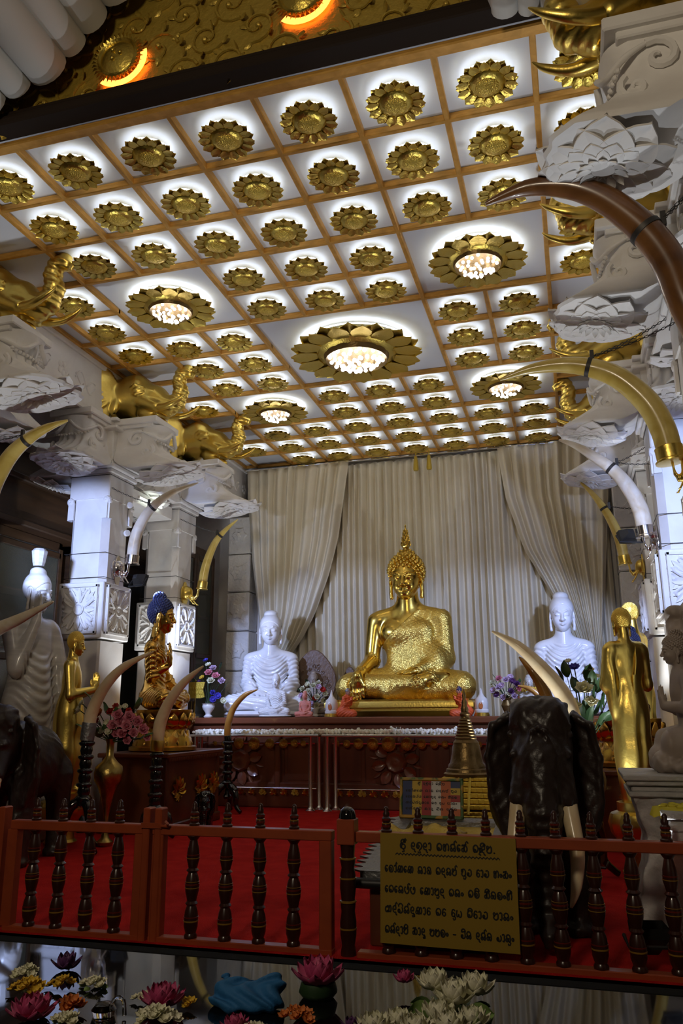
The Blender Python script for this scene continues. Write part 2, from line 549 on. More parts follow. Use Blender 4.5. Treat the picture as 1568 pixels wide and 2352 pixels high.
def join(parts):
    Vs = []; Fs = []; n = 0
    for V, F in parts:
        Vs.append(np.asarray(V)); Fs += [tuple(int(i) + n for i in f) for f in F]; n += len(V)
    return np.concatenate(Vs), Fs

# ---- one sculpted head: chin at z=0, skull top at z=1, facing -y
def make_head(h=.0145, neck=True, round_=1.0):
    s = SDF((-.52, -.66, -.42), (.52, .62, 1.1), h)
    s.ell((0, .08, .62), (.36 * round_, .43, .40), .05)
    s.ell((0, -.05, .42), (.32 * round_, .33, .43), .10)
    s.ell((0, -.22, .10), (.13, .12, .10), .12)
    s.ell((.14, -.25, .30), (.12, .11, .13), .08).ell((-.14, -.25, .30), (.12, .11, .13), .08)
    if neck:
        s.rc((0, .08, .25), (0, .12, -.40), .22, .25, .06)
    s.rc((0, -.36, .54), (0, -.455, .345), .030, .052, .035)
    s.ell((0, -.455, .325), (.062, .05, .042), .03)
    for q in (-1, 1):
        s.ell((q * .062, -.41, .318), (.036, .045, .034), .02)
        s.chain([(q * .035, -.375, .535), (q * .13, -.372, .585), (q * .26, -.28, .555)], [.020, .020, .012], .03)
        s.ell((q * .145, -.328, .470), (.085, .055, .048), .02)
        s.chain([(q * .065, -.385, .455), (q * .145, -.392, .436), (q * .225, -.335, .455)], [.008, .011, .008], .008, sub=True)
        s.chain([(q * .065, -.388, .508), (q * .145, -.388, .530), (q * .23, -.325, .505)], [.006, .009, .006], .01, sub=True)
        s.rc((0, -.385, .232), (q * .105, -.345, .232), .027, .014, .02)
        s.rc((0, -.382, .182), (q * .075, -.352, .192), .032, .016, .02)
        s.rc((0, -.415, .210), (q * .115, -.36, .216), .007, .006, .008, sub=True)
        s.ell((q * .365 * round_, .05, .44), (.035, .10, .18), .02, rot=(0, q * -.1, q * .25))
        s.ell((q * .40 * round_, .045, .46), (.02, .05, .10), .02, sub=True)
        s.chain([(q * .365 * round_, .02, .32), (q * .372 * round_, .02, .16), (q * .362 * round_, .02, .04)], [.042, .04, .05], .02)
    s.ell((0, -.40, .275), (.018, .02, .03), .02, sub=True)
    return s.mesh()

HEAD = make_head()

def hair(kind):
    """hair for the unit head, as (V,F)"""
    b = MB()
    s = SDF((-.55, -.5, .05), (.55, .66, 1.42), .02)
    s.ell((0, .09, .64), (.395, .455, .425), .02)
    n = np.array((0, -.56, -.42)) / .70
    def cut(X, Y, Z): return -( (Y + .31) * n[1] + (Z - .74) * n[2] + 0 * X) 
    X, Y, Z = s.xyz()
    pl = (Y + .31) * n[1] + (Z - .74) * n[2] + 0 * X
    pl = np.maximum(pl, .22 - Z)
    earm = np.sqrt(((np.abs(X) - .38) / .9) ** 2 + (Y - .03) ** 2 + ((Z - .42) / 1.5) ** 2) - .13
    s.D = np.maximum(np.maximum(s.D, pl), -earm).astype(np.float32)
    if kind != 'crop':
        s.ell((0, .15, 1.02) if kind != 'smooth' else (0, .13, 1.03), ((.21, .22, .17) if kind == 'curl' else (.18, .19, .15)) if kind != 'smooth' else (.25, .26, .15), .05)
    parts = [s.mesh()]
    def ok(x, y, z): return (y + .31) * n[1] + (z - .74) * n[2] < .012 and z > .20 and not (abs(x) > .3 and abs(y - .03) < .10 and z < .58)
    def scatter(c, r, N, sz, cone=0.0, zmin=-9, seg=7):
        g = PI * (3 - 5 ** .5)
        for i in range(N):
            zz = 1 - 2 * (i + .5) / N
            q = math.sqrt(1 - zz * zz); a = g * i
            d = (q * math.cos(a), q * math.sin(a), zz)
            p = (c[0] + r[0] * d[0], c[1] + r[1] * d[1], c[2] + r[2] * d[2])
            if p[2] < zmin or not ok(*p): continue
            if cone:
                b.lathe([(sz, 0), (sz * .95, sz * .6), (sz * .55, sz * 1.3), (0, sz * 1.3 + cone)], seg, look(p, d))
            else:
                b.ball((0, 0, 0), sz, seg, 5, TR(p))
    if kind == 'curl':
        scatter((0, .09, .64), (.395, .455, .425), 330, .042); scatter((0, .16, 1.06), (.21, .22, .17), 70, .042, zmin=1.0)
    elif kind == 'crop':
        scatter((0, .09, .64), (.395, .455, .425), 1100, .024, seg=6)
    elif kind == 'flame':
        scatter((0, .09, .64), (.395, .455, .425), 260, .048, cone=.012); scatter((0, .15, 1.02), (.18, .19, .15), 40, .045, cone=.012, zmin=1.0)
    if b.V: parts.append((np.array(b.V), b.F))
    return join(parts)

HAIRS = {k: hair(k) for k in ('curl', 'crop', 'flame', 'smooth')}

def clean(V, F, M): return xf(V, M), F
# ------------------------------------------------------------------ the setting
ZC = 6.70
def struct(name, mb, m, smooth=0):
    o = mb.build(name, m, None, smooth)
    o['kind'] = 'structure'
    return o

struct('floor', MB().box((0, 10.2, -.03), (13, 11.2, .06)), M_['carpet'])
struct('floor_hall', MB().box((0, 1.0, -.23), (13, 7.16, .06)), M_['stone_floor'])
struct('trim_threshold', MB().box((0, 4.98, -.1), (13, .8, .2), b=.02), M_['black'])
struct('ceiling', MB().box((0, 10.4, ZC + .06), (7.9, 10.4, .12)), M_['plaster'])
struct('wall_back', MB().box((0, 15.75, 3.35), (13, .2, 6.9)), M_['white'])
struct('wall_left', MB().box((-6.0, 8, 3.35), (.2, 16, 6.9)), M_['wood_dark'])
struct('wall_right', MB().box((6.0, 8, 3.35), (.2, 16, 6.9)), M_['wood_dark'])
struct('wall_front', MB().box((0, -5, 3.6), (13, .2, 7.8)), M_['wood_dark'])
struct('ceiling_hall', MB().box((0, .0, 8.4), (13, 10.4, .12)), M_['wood_dark'])
for n, x in (('left', -4.98), ('right', 4.98)):
    struct('ceiling_aisle_' + n, MB().box((x, 10.4, 5.86), (2.0, 10.4, .1)), M_['white'])
# carved beams above the pillar rows
def carved_beam(name, sx):
    b = MB()
    b.box((sx * 4.22, 10.3, 6.26), (.74, 10.3, .92))
    b.box((sx * 3.84, 10.3, 6.63), (.06, 10.3, .12), b=.015)
    b.box((sx * 3.845, 10.3, 5.84), (.05, 10.3, .10), b=.015)
    o = struct(name, b, M_['white'])
    s = MB()
    for k in range(9):
        y = 5.9 + k * 1.08
        for j in range(2):
            pts = [(sx * 3.852, y + .5 * t + j * .0, 6.2 + (.13 - .05 * j) * math.sin(2 * PI * t + j * 2.2)) for t in [i / 12 for i in range(13)]]
            s.tube(pts, .018, 6)
        for q in range(5):
            a = 2 * PI * q / 5
            s.ball((sx * 3.852, y + .78 + .07 * math.cos(a), 6.2 + .07 * math.sin(a)), (.02, .05, .05), 8, 6)
    c = s.build('carved_scroll', M_['white'], o)
carved_beam('beam_left', -1)
carved_beam('beam_right', 1)

# dark cabinet wall of the left aisle
b = MB()
b.box((-5.55, 11.3, 4.72), (.5, 8.2, .75)); b.box((-5.50, 11.3, 4.36), (.62, 8.2, .10), b=.02); b.box((-5.5, 11.3, 5.06), (.58, 8.2, .10), b=.02)
struct('trim_lintel_left', b, M_['wood_dark'])

def cabinet(name, label, x, y0, y1, z1, face, group=None, w=.5):
    """tall glazed cabinet whose glass faces +x (face=1), standing on the floor"""
    t = thing(name, label, 'cabinet', (x, (y0 + y1) / 2, 0), 0, group)
    L = y1 - y0
    c = MB()
    c.box((-w / 2, 0, .25), (w, L, .5)); c.box((-w / 2, 0, z1 - .08), (w, L, .16)); c.box((-w + .02, 0, z1 / 2), (.04, L, z1))
    for yy in (-L / 2 + .04, L / 2 - .04): c.box((-w / 2, yy, z1 / 2), (w, .08, z1))
    c.build('cabinet_body', M_['wood_dark'], t, 0)
    n = 2
    for k in range(n):
        yc = -L / 2 + L * (k + .5) / n; hw = L / n / 2 - .01
        d = MB()
        for q in (-1, 1): d.box((.012, yc + q * (hw - .05), z1 / 2 + .2), (.045, .10, z1 - .6), b=.01)
        for zz in (.56, z1 - .22, z1 * .55): d.box((.012, yc, zz), (.045, 2 * hw - .1, .10), b=.01)
        dd = d.build('door', M_['wood_dark'], t, 0)
        g = MB().box((.01, yc, z1 / 2 + .2), (.008, 2 * hw - .12, z1 - .7)).build('glass_pane', M_['glass'], dd, 0)
        MB().tube([(.05, yc + (hw - .05) * (1 if k == 0 else -1), 1.5), (.05, yc + (hw - .05) * (1 if k == 0 else -1), 1.75)], .012, 8).build('handle', M_['brass'], dd)
    sh = MB()
    for zz in (1.5, 2.5, 3.4):
        if zz < z1 - .3: sh.box((-w / 2, 0, zz), (w - .1, L - .2, .03))
    sh.build('shelf', M_['wood_mid'], t, 0)
    return t
cabinet('display_cabinet', 'dark glazed display cabinet at the left wall behind the standing marble figure', -5.45, 8.0, 11.4, 4.3, 1)
cabinet('display_cabinet', 'dark glazed display cabinet seen in the gap between the two left pillars', -5.45, 11.6, 14.9, 4.3, 1)
cabinet('display_cabinet', 'tall dark glazed cabinet in the back left corner beside the curtain', -4.35, 13.35, 15.0, 4.75, 1)
# small things behind the glass
for k, (yy, zz, hh) in enumerate(((9.5, 2.52, .62), (10.6, 2.52, .5), (9.8, 1.52, .55))):
    o = MB().lathe([(.14, 0), (.15, .06), (.1, .12), (.13, .3), (.06, .42), (.02, .5), (0, hh)], 16, TR((-5.68, yy, zz))).build('miniature_stupa', M_['brass'])
    tag(o, ('small brass stupa on upper cabinet shelf by the marble figure', 'second small brass stupa on upper shelf beside the first pillar', 'small brass stupa on the middle shelf of the left cabinet')[k], 'stupa', 'brass miniatures in the left cabinet')
# carved corner pilaster beside the curtain
b = MB()
for k in range(7):
    z = .35 + k * .8
    b.box((-3.86, 15.4, z), (.5, .46, .78), b=.02)
    b.lathe([(.16, 0), (.14, .03), (.05, .035), (.04, .06), (0, .06)], 12, look((-3.86, 15.17, z), (0, -1, 0)), mod=lambda a, zz: 1 + .15 * math.cos(6 * a))
struct('pilaster_left', b, M_['white_carved'], 35)
b = MB()
for k in range(7):
    z = .35 + k * .8
    b.box((4.3, 15.3, z), (1.4, .6, .78), b=.02)
    for j in range(2):
        b.lathe([(.16, 0), (.14, .03), (.05, .035), (.04, .06), (0, .06)], 12, look((3.95 + j * .5, 15.0, z), (0, -1, 0)), mod=lambda a, zz: 1 + .15 * math.cos(6 * a))
struct('pilaster_right', b, M_['white_carved'], 35)

# ------------------------------------------------------------------ golden frieze over the entrance, scalloped corbels
b = MB()
b.box((0, 5.20, 7.55), (9.2, .10, 1.70))
struct('wall_lintel', b, M_['gold_frieze'])
b = MB()
for dz, dy, h in ((0, 0, .07), (.075, .03, .06), (.145, .05, .05)):
    b.box((0, 5.10 + dy, 6.655 + dz), (9.2, .20 - dy, h), b=.012)
struct('trim_lintel_edge', b, M_['edge_wood'])
struct('trim_gold_edge', MB().box((0, 5.24, 6.60), (9.2, .08, .05), b=.012), M_['gold_beam'])
random.seed(5)
sc = MB()
def scroll(c, r, turns, a0, w=.018, flip=1):
    pts = []; rad = []
    n = 18
    for i in range(n + 1):
        t = i / n
        a = a0 + flip * turns * 2 * PI * t
        q = r * (1 - .82 * t)
        pts.append((c[0] + q * math.cos(a), 5.135 + .012 * (1 - t), c[1] + q * math.sin(a))); rad.append(w * (1 - .45 * t))
    sc.tube(pts, rad, 6)
    sc.ball(pts[-1], .03, 7, 5)
    for k in range(5):
        t = k / 6
        a = a0 + flip * turns * 2 * PI * t
        q = r * (1 - .82 * t) * 1.05
        p = (c[0] + q * math.cos(a), 5.14, c[1] + q * math.sin(a))
        d = Vector((math.cos(a - flip * .7), -.25, math.sin(a - flip * .7)))
        sc.petal(.10 * r / .2, .034 * r / .2, look(p, d) @ Matrix.Rotation(-PI / 2, 4, 'Y'), cup=.3, n=4)
MEDS = [(-.77, 7.12), (.93, 7.30), (2.6, 7.55)]
for k in range(15):
    for j in range(5):
        x = -3.4 + k * .46 + (j % 2) * .23; z = 6.86 + j * .30
        if any(math.hypot(x - mx, z - mz) < .36 for mx, mz in MEDS): continue
        scroll((x, z), .165 + .03 * random.random(), 1.2, random.random() * 6, flip=1 if (k + j) % 2 else -1)
o = sc.build('frieze_scrollwork', M_['gold_frieze'])
tag(o, 'raised golden scrollwork covering the brass lintel above the entrance', 'carving')
for k, (x, z) in enumerate(MEDS):
    t = thing('sun_medallion', ('round golden sunburst medallion on the frieze, above the left ceiling rows', 'round golden sunburst medallion on the frieze, top centre of the photo', 'golden sunburst medallion on the frieze by the right corbel')[k], 'medallion', (x, 5.09, z), 0, 'backlit medallions on the frieze')
    d = MB()
    d.lathe([(.0, .05), (.08, .055), (.13, .035), (.165, .02), (.18, .035), (.20, .02), (.205, 0)], 32, look((0, 0, 0), (0, -1, 0)))
    for a in range(3): d.ball((.05 * math.cos(2.1 * a), -.055, .05 * math.sin(2.1 * a)), .022, 8, 6)
    d.build('disc', M_['gold_lotus'], t)
    r = MB()
    for i in range(36):
        a = 2 * PI * i / 36
        r.add([(.20 * math.cos(a - .075), -.02, .20 * math.sin(a - .075)), (.20 * math.cos(a + .075), -.02, .20 * math.sin(a + .075)), (.262 * math.cos(a), -.012, .262 * math.sin(a)), (.225 * math.cos(a), -.035, .225 * math.sin(a))], [(0, 3, 1), (0, 2, 3), (3, 2, 1)])
    r.build('ray_ring', M_['gold_lotus'], t, 0)
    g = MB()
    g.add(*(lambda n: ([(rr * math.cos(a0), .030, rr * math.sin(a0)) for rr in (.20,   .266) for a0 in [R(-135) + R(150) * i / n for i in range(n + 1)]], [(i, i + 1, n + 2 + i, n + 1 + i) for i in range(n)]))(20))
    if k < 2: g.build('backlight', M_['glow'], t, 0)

def cusped_arch():
    """lobed white stone arch of the hall front: convex lobes step up towards the middle"""
    half = [(3.30, 6.36), (3.02, 6.40), (2.82, 6.47), (2.66, 6.50), (2.47, 6.56), (2.12, 6.74), (1.82, 6.90), (1.56, 6.97), (1.22, 7.14), (1.06, 7.34), (.88, 7.60), (.55, 7.95), (.22, 8.25)]
    def lobes(pts):
        out = []
        for (x0, z0), (x1, z1) in zip(pts[:-1], pts[1:]):
            cx, cz = (x0 + x1) / 2, (z0 + z1) / 2
            rr = math.hypot(x1 - x0, z1 - z0) / 2
            a0 = math.atan2(z0 - cz, x0 - cx)
            for i in range(9):
                a = a0 + PI * i / 8
                out.append((cx + rr * math.cos(a), cz + rr * math.sin(a)))
        return out
    def side(sx):
        o = lobes(half)
        if abs(sum(0 for _ in o)) == 0:
            # keep the bulge on the open side of the arch (down and towards the middle)
            mx = sum(p[1] for p in o) / len(o)
        return [(sx * x, z) for x, z in o]
    hr = []
    for (x0, z0), (x1, z1) in zip(half[:-1], half[1:]):
        cx, cz = (x0 + x1) / 2, (z0 + z1) / 2
        d = Vector((x1 - x0, z1 - z0)); rr = d.length / 2; d.normalize()
        nrm = Vector((d.y, -d.x))            # right-hand normal of the way inwards and up
        if nrm.y > 0: nrm = -nrm
        for i in range(9):
            a = PI * i / 8
            p = Vector((cx, cz)) - d * rr * math.cos(a) + nrm * rr * .85 * math.sin(a)
            hr.append((p.x, p.y))
    hr2 = [(x, z) for x, z in hr if x > 2.44] + [(2.42, 6.75), (2.38, 7.2), (2.1, 7.6), (1.4, 8.1), (.6, 8.3)]
    poly = [(-x, z) for x, z in hr] + [(x, z) for x, z in reversed(hr2)]
    n = len(poly)
    b = MB()
    for y, rev in ((3.4, False), (4.96, True)):
        V = [(x, y, z) for x, z in poly] + [(x, y, 8.45) for x, z in poly]
        F = [(i, i + 1, n + i + 1, n + i) for i in range(n - 1)]
        b.add(V, [tuple(reversed(f)) for f in F] if rev else F)
    V = [(x, 3.4, z) for x, z in poly] + [(x, 4.96, z) for x, z in poly]
    b.add(V, [(i, n + i, n + i + 1, i + 1) for i in range(n - 1)])
    o = b.build('scalloped_arch', M_['arch_stone'], None, 50)
    tag(o, 'white scalloped stone arch end hanging in front of the golden frieze, top corners', 'arch')
    o['kind'] = 'thing'
cusped_arch()
# ------------------------------------------------------------------ coffered ceiling: lattice, lotuses, lotus lamps
CX = [-3.57, -2.747, -1.967, -1.187, -.396, .396, 1.187, 1.967, 2.747, 3.57]
CXS = [-3.9] + CX[1:-1] + [3.9]
CY = [5.338 + .7647 * k for k in range(14)]
CXE = [-3.527] + CX[1:-1] + [3.527]
BIG = [(1, 3, 3, 5, .57), (6, 8, 3, 5, .57), (3, 6, 5, 8, .95), (1, 3, 8, 10, .57), (6, 8, 8, 10, .57)]
def in_big(c, r):
    return next((k for k, (c0, c1, r0, r1, _) in enumerate(BIG) if c0 <= c < c1 and r0 <= r < r1), None)
b = MB()
BW, BH = .052, .075
for k in range(10):
    run = None
    for r in range(14):
        on = r < 13 and not (0 < k < 9 and in_big(k - 1, r) is not None and in_big(k - 1, r) == in_big(k, r))
        if on and run is None: run = CY[r]
        if not on and run is not None:
            b.box((CXE[k], (run + CY[r]) / 2, ZC - BH / 2 + .002), (BW, CY[r] - run + BW, BH), b=.008); run = None
for r in range(14):
    run = None
    for c in range(10):
        on = c < 9 and not (0 < r < 13 and in_big(c, r - 1) is not None and in_big(c, r - 1) == in_big(c, r))
        if on and run is None: run = CXE[c]
        if not on and run is not None:
            b.box(((run + CXE[c]) / 2, CY[r], ZC - BH / 2), (CXE[c] - run + BW, BW * .95, BH * .97), b=.008); run = None
for sx in (-1, 1):
    b.box((sx * 3.80, 10.3, ZC - .03), (.06, 9.94, .06), b=.008)
    for y in CY: b.box((sx * 3.66, y, ZC - .03), (.28, .04, .06))
struct('trim_ceiling_lattice', b, M_['gold_beam'])

def lotus_meshes(r, n, led_r, fl=1.0):
    """petals, seed disc and the lamp ring behind; local z down is towards the room"""
    p = MB()
    for layer, (L, W, z, cup, off) in enumerate(((.50, .155, .0, .05, 0), (.40, .12, -.035, .12, .5), )):
        for i in range(n):
            a = 2 * PI * (i + off) / n
            M = Matrix.Rotation(a, 4, 'Z') @ Matrix.Translation((r * (1.0 - L), 0, r * (-.10 + z * 2))) @ Matrix.Rotation(PI, 4, 'X')
            p.petal(r * L, r * W * 16 / n * 1.22, M, cup=cup, bend=.07, n=5, th=r * .03, tip=2, ridge=.06)
    p.lathe([(r * .30, -r * .30), (r * .46, -r * .27), (r * .56, -r * .20), (r * .62, -r * .1), (r * .3, -r * .04)], 28, mod=lambda a, z: 1 + .035 * math.cos(14 * a))
    d = MB()
    d.lathe([(0, -r * .40), (r * .2, -r * .385), (r * .34, -r * .33), (r * .40, -r * .27), (r * .40, -r * .18)], 28)
    g = MB()
    k = 28
    g.add([(q * math.cos(2 * PI * i / k), q * math.sin(2 * PI * i / k), -.012) for q in (led_r - .012, led_r + .012) for i in range(k)], [(i, (i + 1) % k, k + (i + 1) % k, k + i) for i in range(k)])
    return p, d, g

p, d, g = lotus_meshes(.258, 14, .204)
proto = thing('ceiling_lotus', 'x', 'ceiling lotus', (0, 0, 0), 0, 'small gilded ceiling lotuses')
p.build('petals', M_['gold_lotus'], proto, 35); d.build('seed_disc', M_['gold_bead'], proto, 60); g.build('light_ring', M_['led'], proto, 0)
ROWN = ['first row (nearest the entrance)', 'second row', 'third row', 'fourth row', 'fifth row', 'sixth row', 'seventh row', 'eighth row', 'ninth row', 'tenth row', 'third-last row', 'second-last row', 'last row above the curtain']
COLN = ['left edge column', 'second column from left', 'third column from left', 'fourth column from left', 'middle column', 'fourth column from right', 'third column from right', 'second column from right', 'right edge column']
first = True
HIDE = {(0, 0), (0, 1), (0, 2), (0, 6), (0, 7), (8, 2), (8, 9), (8, 10), (8, 5), (8, 6), (8, 7), (8, 8), (8, 11), (8, 12), (0, 9), (0, 10), (0, 12)}
for r in range(13):
    for c in range(9):
        if in_big(c, r) is not None or (c, r) in HIDE: continue
        o = proto if first else copy_tree(proto)
        first = False
        o.location = ((CXE[c] + CXE[c + 1]) / 2, (CY[r] + CY[r + 1]) / 2, ZC - .060)
        o.rotation_euler = (0, 0, .1 * ((r * 5 + c * 3) % 7))
        o['label'] = 'gilded ceiling lotus, %s, %s' % (ROWN[r], COLN[c])

BIGLAB = ['big lotus lamp in the ceiling, nearer one on the left side', 'big lotus lamp in the ceiling, nearer one on the right side', 'largest lotus lamp with crystals at the middle of the ceiling', 'big lotus lamp in the ceiling, farther one on the left side', 'big lotus lamp in the ceiling, farther one behind a tusk tip on the right']
cm = MB().ball((0, 0, 0), .0195, 10, 7)
crystal_me = None
random.seed(3)
for k, (c0, c1, r0, r1, rad) in enumerate(BIG):
    t = thing('lotus_lamp', BIGLAB[k], 'ceiling lamp', ((CXE[c0] + CXE[c1]) / 2, (CY[r0] + CY[r1]) / 2, ZC - .07), .12 * k, 'big lotus lamps')
    p, d, g = lotus_meshes(rad, 14 if rad < .8 else 15, rad * .86)
    p.V = [(x, y, z * .5) for x, y, z in p.V]
    p.build('petals', M_['gold_lotus'], t, 35)
    m = MB().lathe([(0, -rad * .16), (rad * .38, -rad * .15), (rad * .44, -rad * .17), (rad * .47, -rad * .19), (rad * .5, -rad * .12)], 32)
    m.build('seed_disc', M_['bronze'], t, 40)
    MB().tube([(0, 0, -rad * .12), (0, 0, .07)], .05, 12).build('hanger', M_['gold_beam'], t, 40)
    g2 = MB(); n = 48; q0 = rad * .84
    g2.add([(q * math.cos(2 * PI * i / n), q * math.sin(2 * PI * i / n), .0) for q in (q0 - .02, q0 + .02) for i in range(n)], [(i, (i + 1) % n, n + (i + 1) % n, n + i) for i in range(n)])
    g2.build('light_ring', M_['led'], t, 0)
    rr = rad * .42
    N = 42 if rad < .8 else 62
    sz = 1.0 if rad < .8 else 1.5
    gldn = PI * (3 - 5 ** .5)
    for i in range(N):
        q = rr * math.sqrt((i + .5) / N); a = gldn * i
        z = -rad * .14 - (.02 + .11 * (1 - (q / rr) ** 2)) * (1 if i % 2 else .55) * (rad / .57) ** .5
        if crystal_me is None:
            o = cm.build('crystal', M_['bulb'], t, 180); crystal_me = o.data
        else:
            o = bpy.data.objects.new('crystal', crystal_me); COL.objects.link(o); o.parent = t
        o.location = (q * math.cos(a), q * math.sin(a), z); o.scale = (sz, sz, sz)
# ------------------------------------------------------------------ pillars with carved blocks, abacus tiers and drooping lotus brackets
def bracket_meshes():
    """bracket drooping outwards along +x from the pillar face (x=0); z=0 is the abacus underside"""
    S = [(.02, .64, .27, -.02), (-.08, .57, .265, -.02), (-.20, .54, .265, -.02), (-.32, .57, .285, -.02), (-.43, .67, .325, .0), (-.53, .83, .38, .06), (-.60, .97, .425, .14), (-.645, 1.04, .445, .24), (-.67, 1.02, .435, .30), (-.675, .9, .40, .36)]
    n = 41
    V = []; F = []
    for z, uo, w, ui in S:
        rib = .030 * max(0, min(1, (-z - .16) / .25)) * (1 if z > -.58 else .35)
        for i in range(n):
            t = -1 + 2 * i / (n - 1)
            e = abs(t) ** 6
            u = uo * (1 - .08 * t * t) - .10 * e + rib * math.cos(11 * PI * t / 2) + (.05 * math.exp(-(t / .45) ** 2) if -.3 < z < -.03 else 0)
            V.append((u, w * t, z))
        V += [(ui, w * .96, z), (ui, -w * .96, z)]
    m = n + 2
    for k in range(len(S) - 1):
        for i in range(m):
            j = (i + 1) % m
            F.append((k * m + i, (k + 1) * m + i, (k + 1) * m + j, k * m + j))
    F.append(tuple(range(m))); F.append(tuple(reversed(range((len(S) - 1) * m, len(S) * m))))
    body = MB().add(V, F)
    for q in (-1, 1):
        body.tube([(.655, q * .03, -.07), (.63, q * .13, -.17), (.60, q * .22, -.21), (.50, q * .29, -.15), (.36, q * .29, -.07)], [.022, .026, .022, .022, .012], 8, sub=4)
        # leaf scroll on each flank
        for (cx, cz, r0, tw) in ((.30, -.18, .13, 1.3), (.46, -.40, .10, -1.2)):
            body.tube([(cx + r0 * (1 - i / 16) * math.cos(i * .5 * (1 if tw > 0 else -1) + 1), q * (.275 + (.03 if cz < -.3 else 0) + .01), cz + r0 * (1 - i / 16) * math.sin(i * .5 * (1 if tw > 0 else -1) + 1)) for i in range(16)], [.026] * 10 + [.022, .02, .018, .016, .012, .008], 6)
        for k in range(4):
            body.petal(.20, .05, TR((.14 + .09 * k, q * .285, -.30 - .05 * k), (q * R(90), R(35 + 14 * k), 0)), cup=.05, bend=.08, n=4, th=.01)
    for i in range(13):
        t = -1 + 2 * i / 12
        body.ball((.60 - .05 * t * t, .275 * t, -.225 - .03 * (1 - t * t)), .02, 6, 5)
    fl = MB()
    # open lotus covering the underside, its rim petals showing over the lip
    Mf = look((.66, 0, -.672), (.20, 0, -1))
    for i in range(10):
        a = 2 * PI * i / 10
        L = .40 if abs(math.cos(a)) > .3 else .34
        fl.petal(L, .185, Mf @ Matrix.Rotation(a, 4, 'Z') @ Matrix.Translation((.055, 0, .005)), cup=-.06, bend=.13, n=9, th=.014, ridge=.05)
    for i in range(12):
        a = 2 * PI * (i + .5) / 12
        fl.petal(.235, .085, Mf @ Matrix.Rotation(a, 4, 'Z') @ Matrix.Translation((.06, 0, .035)), cup=.10, bend=.10, n=8, th=.012, ridge=.06)
    for i in range(12):
        a = 2 * PI * i / 12
        fl.petal(.09, .030, Mf @ Matrix.Rotation(a, 4, 'Z') @ Matrix.Translation((.075, 0, .05)), cup=.5, n=4, th=.008)
    fl.lathe([(.0, .065), (.05, .062), (.085, .05), (.085, .0)], 18, Mf)
    return body, fl
bb, bf = bracket_meshes()
BR_BODY = bb.build('bracket', M_['white'], None, 45); BR_FL = bf.build('bracket_lotus', M_['white'], BR_BODY, 45)
BR_USED = [False]
def add_bracket(parent, loc, rz, sx=1.0):
    o = BR_BODY if not BR_USED[0] else copy_tree(BR_BODY)
    BR_USED[0] = True
    o.parent = parent; o.location = loc; o.rotation_euler = (0, 0, rz); o.scale = (sx, 1, 1)

def oct_prof(hw, ch): return [(-hw + ch, -hw), (hw - ch, -hw), (hw, -hw + ch), (hw, hw - ch), (hw - ch, hw), (-hw + ch, hw), (-hw, hw - ch), (-hw, -hw + ch)]

def carved_panel(b, M, w, h):
    """relief rosette panel, local xy plane, +z outwards"""
    b.box((0, 0, .01), (2 * w, 2 * h, .02), M)
    for q in (-1, 1):
        b.box((q * (w - .02), 0, .022), (.03, 2 * h, .04), M); b.box((0, q * (h - .02), .022), (2 * w, .03, .04), M)
    b.lathe([(.075, .02), (.085, .035), (.07, .045), (.06, .036), (.045, .03), (0, .04)], 16, M)
    for i in range(4):
        A = M @ Matrix.Rotation(PI / 2 * i, 4, 'Z')
        L = (w if i % 2 == 0 else h)
        b.petal(L * .62, .045, A @ TR((.09, 0, .02)), cup=.02, bend=.06, n=5)
        for q in (-1, 1):
            b.tube([(.10, q * .03, .03), (L * .55, q * .07, .035), (L * .78, q * .13, .035), (L * .72, q * .17, .03), (L * .62, q * .15, .03)], [.014, .018, .018, .014, .01], 6, A, sub=3)
            b.petal(.09, .035, A @ TR((L * .70, q * .02, .025), (0, 0, q * .9)), cup=.1, n=4)
        D = M @ Matrix.Rotation(PI / 2 * i + PI / 4, 4, 'Z')
        LD = math.hypot(w, h)
        for q in (-1, 0, 1): b.petal(LD * .42, .032, D @ TR((LD * .34, q * .02, .02), (0, 0, q * .42)), cup=.04, bend=.06, n=4)

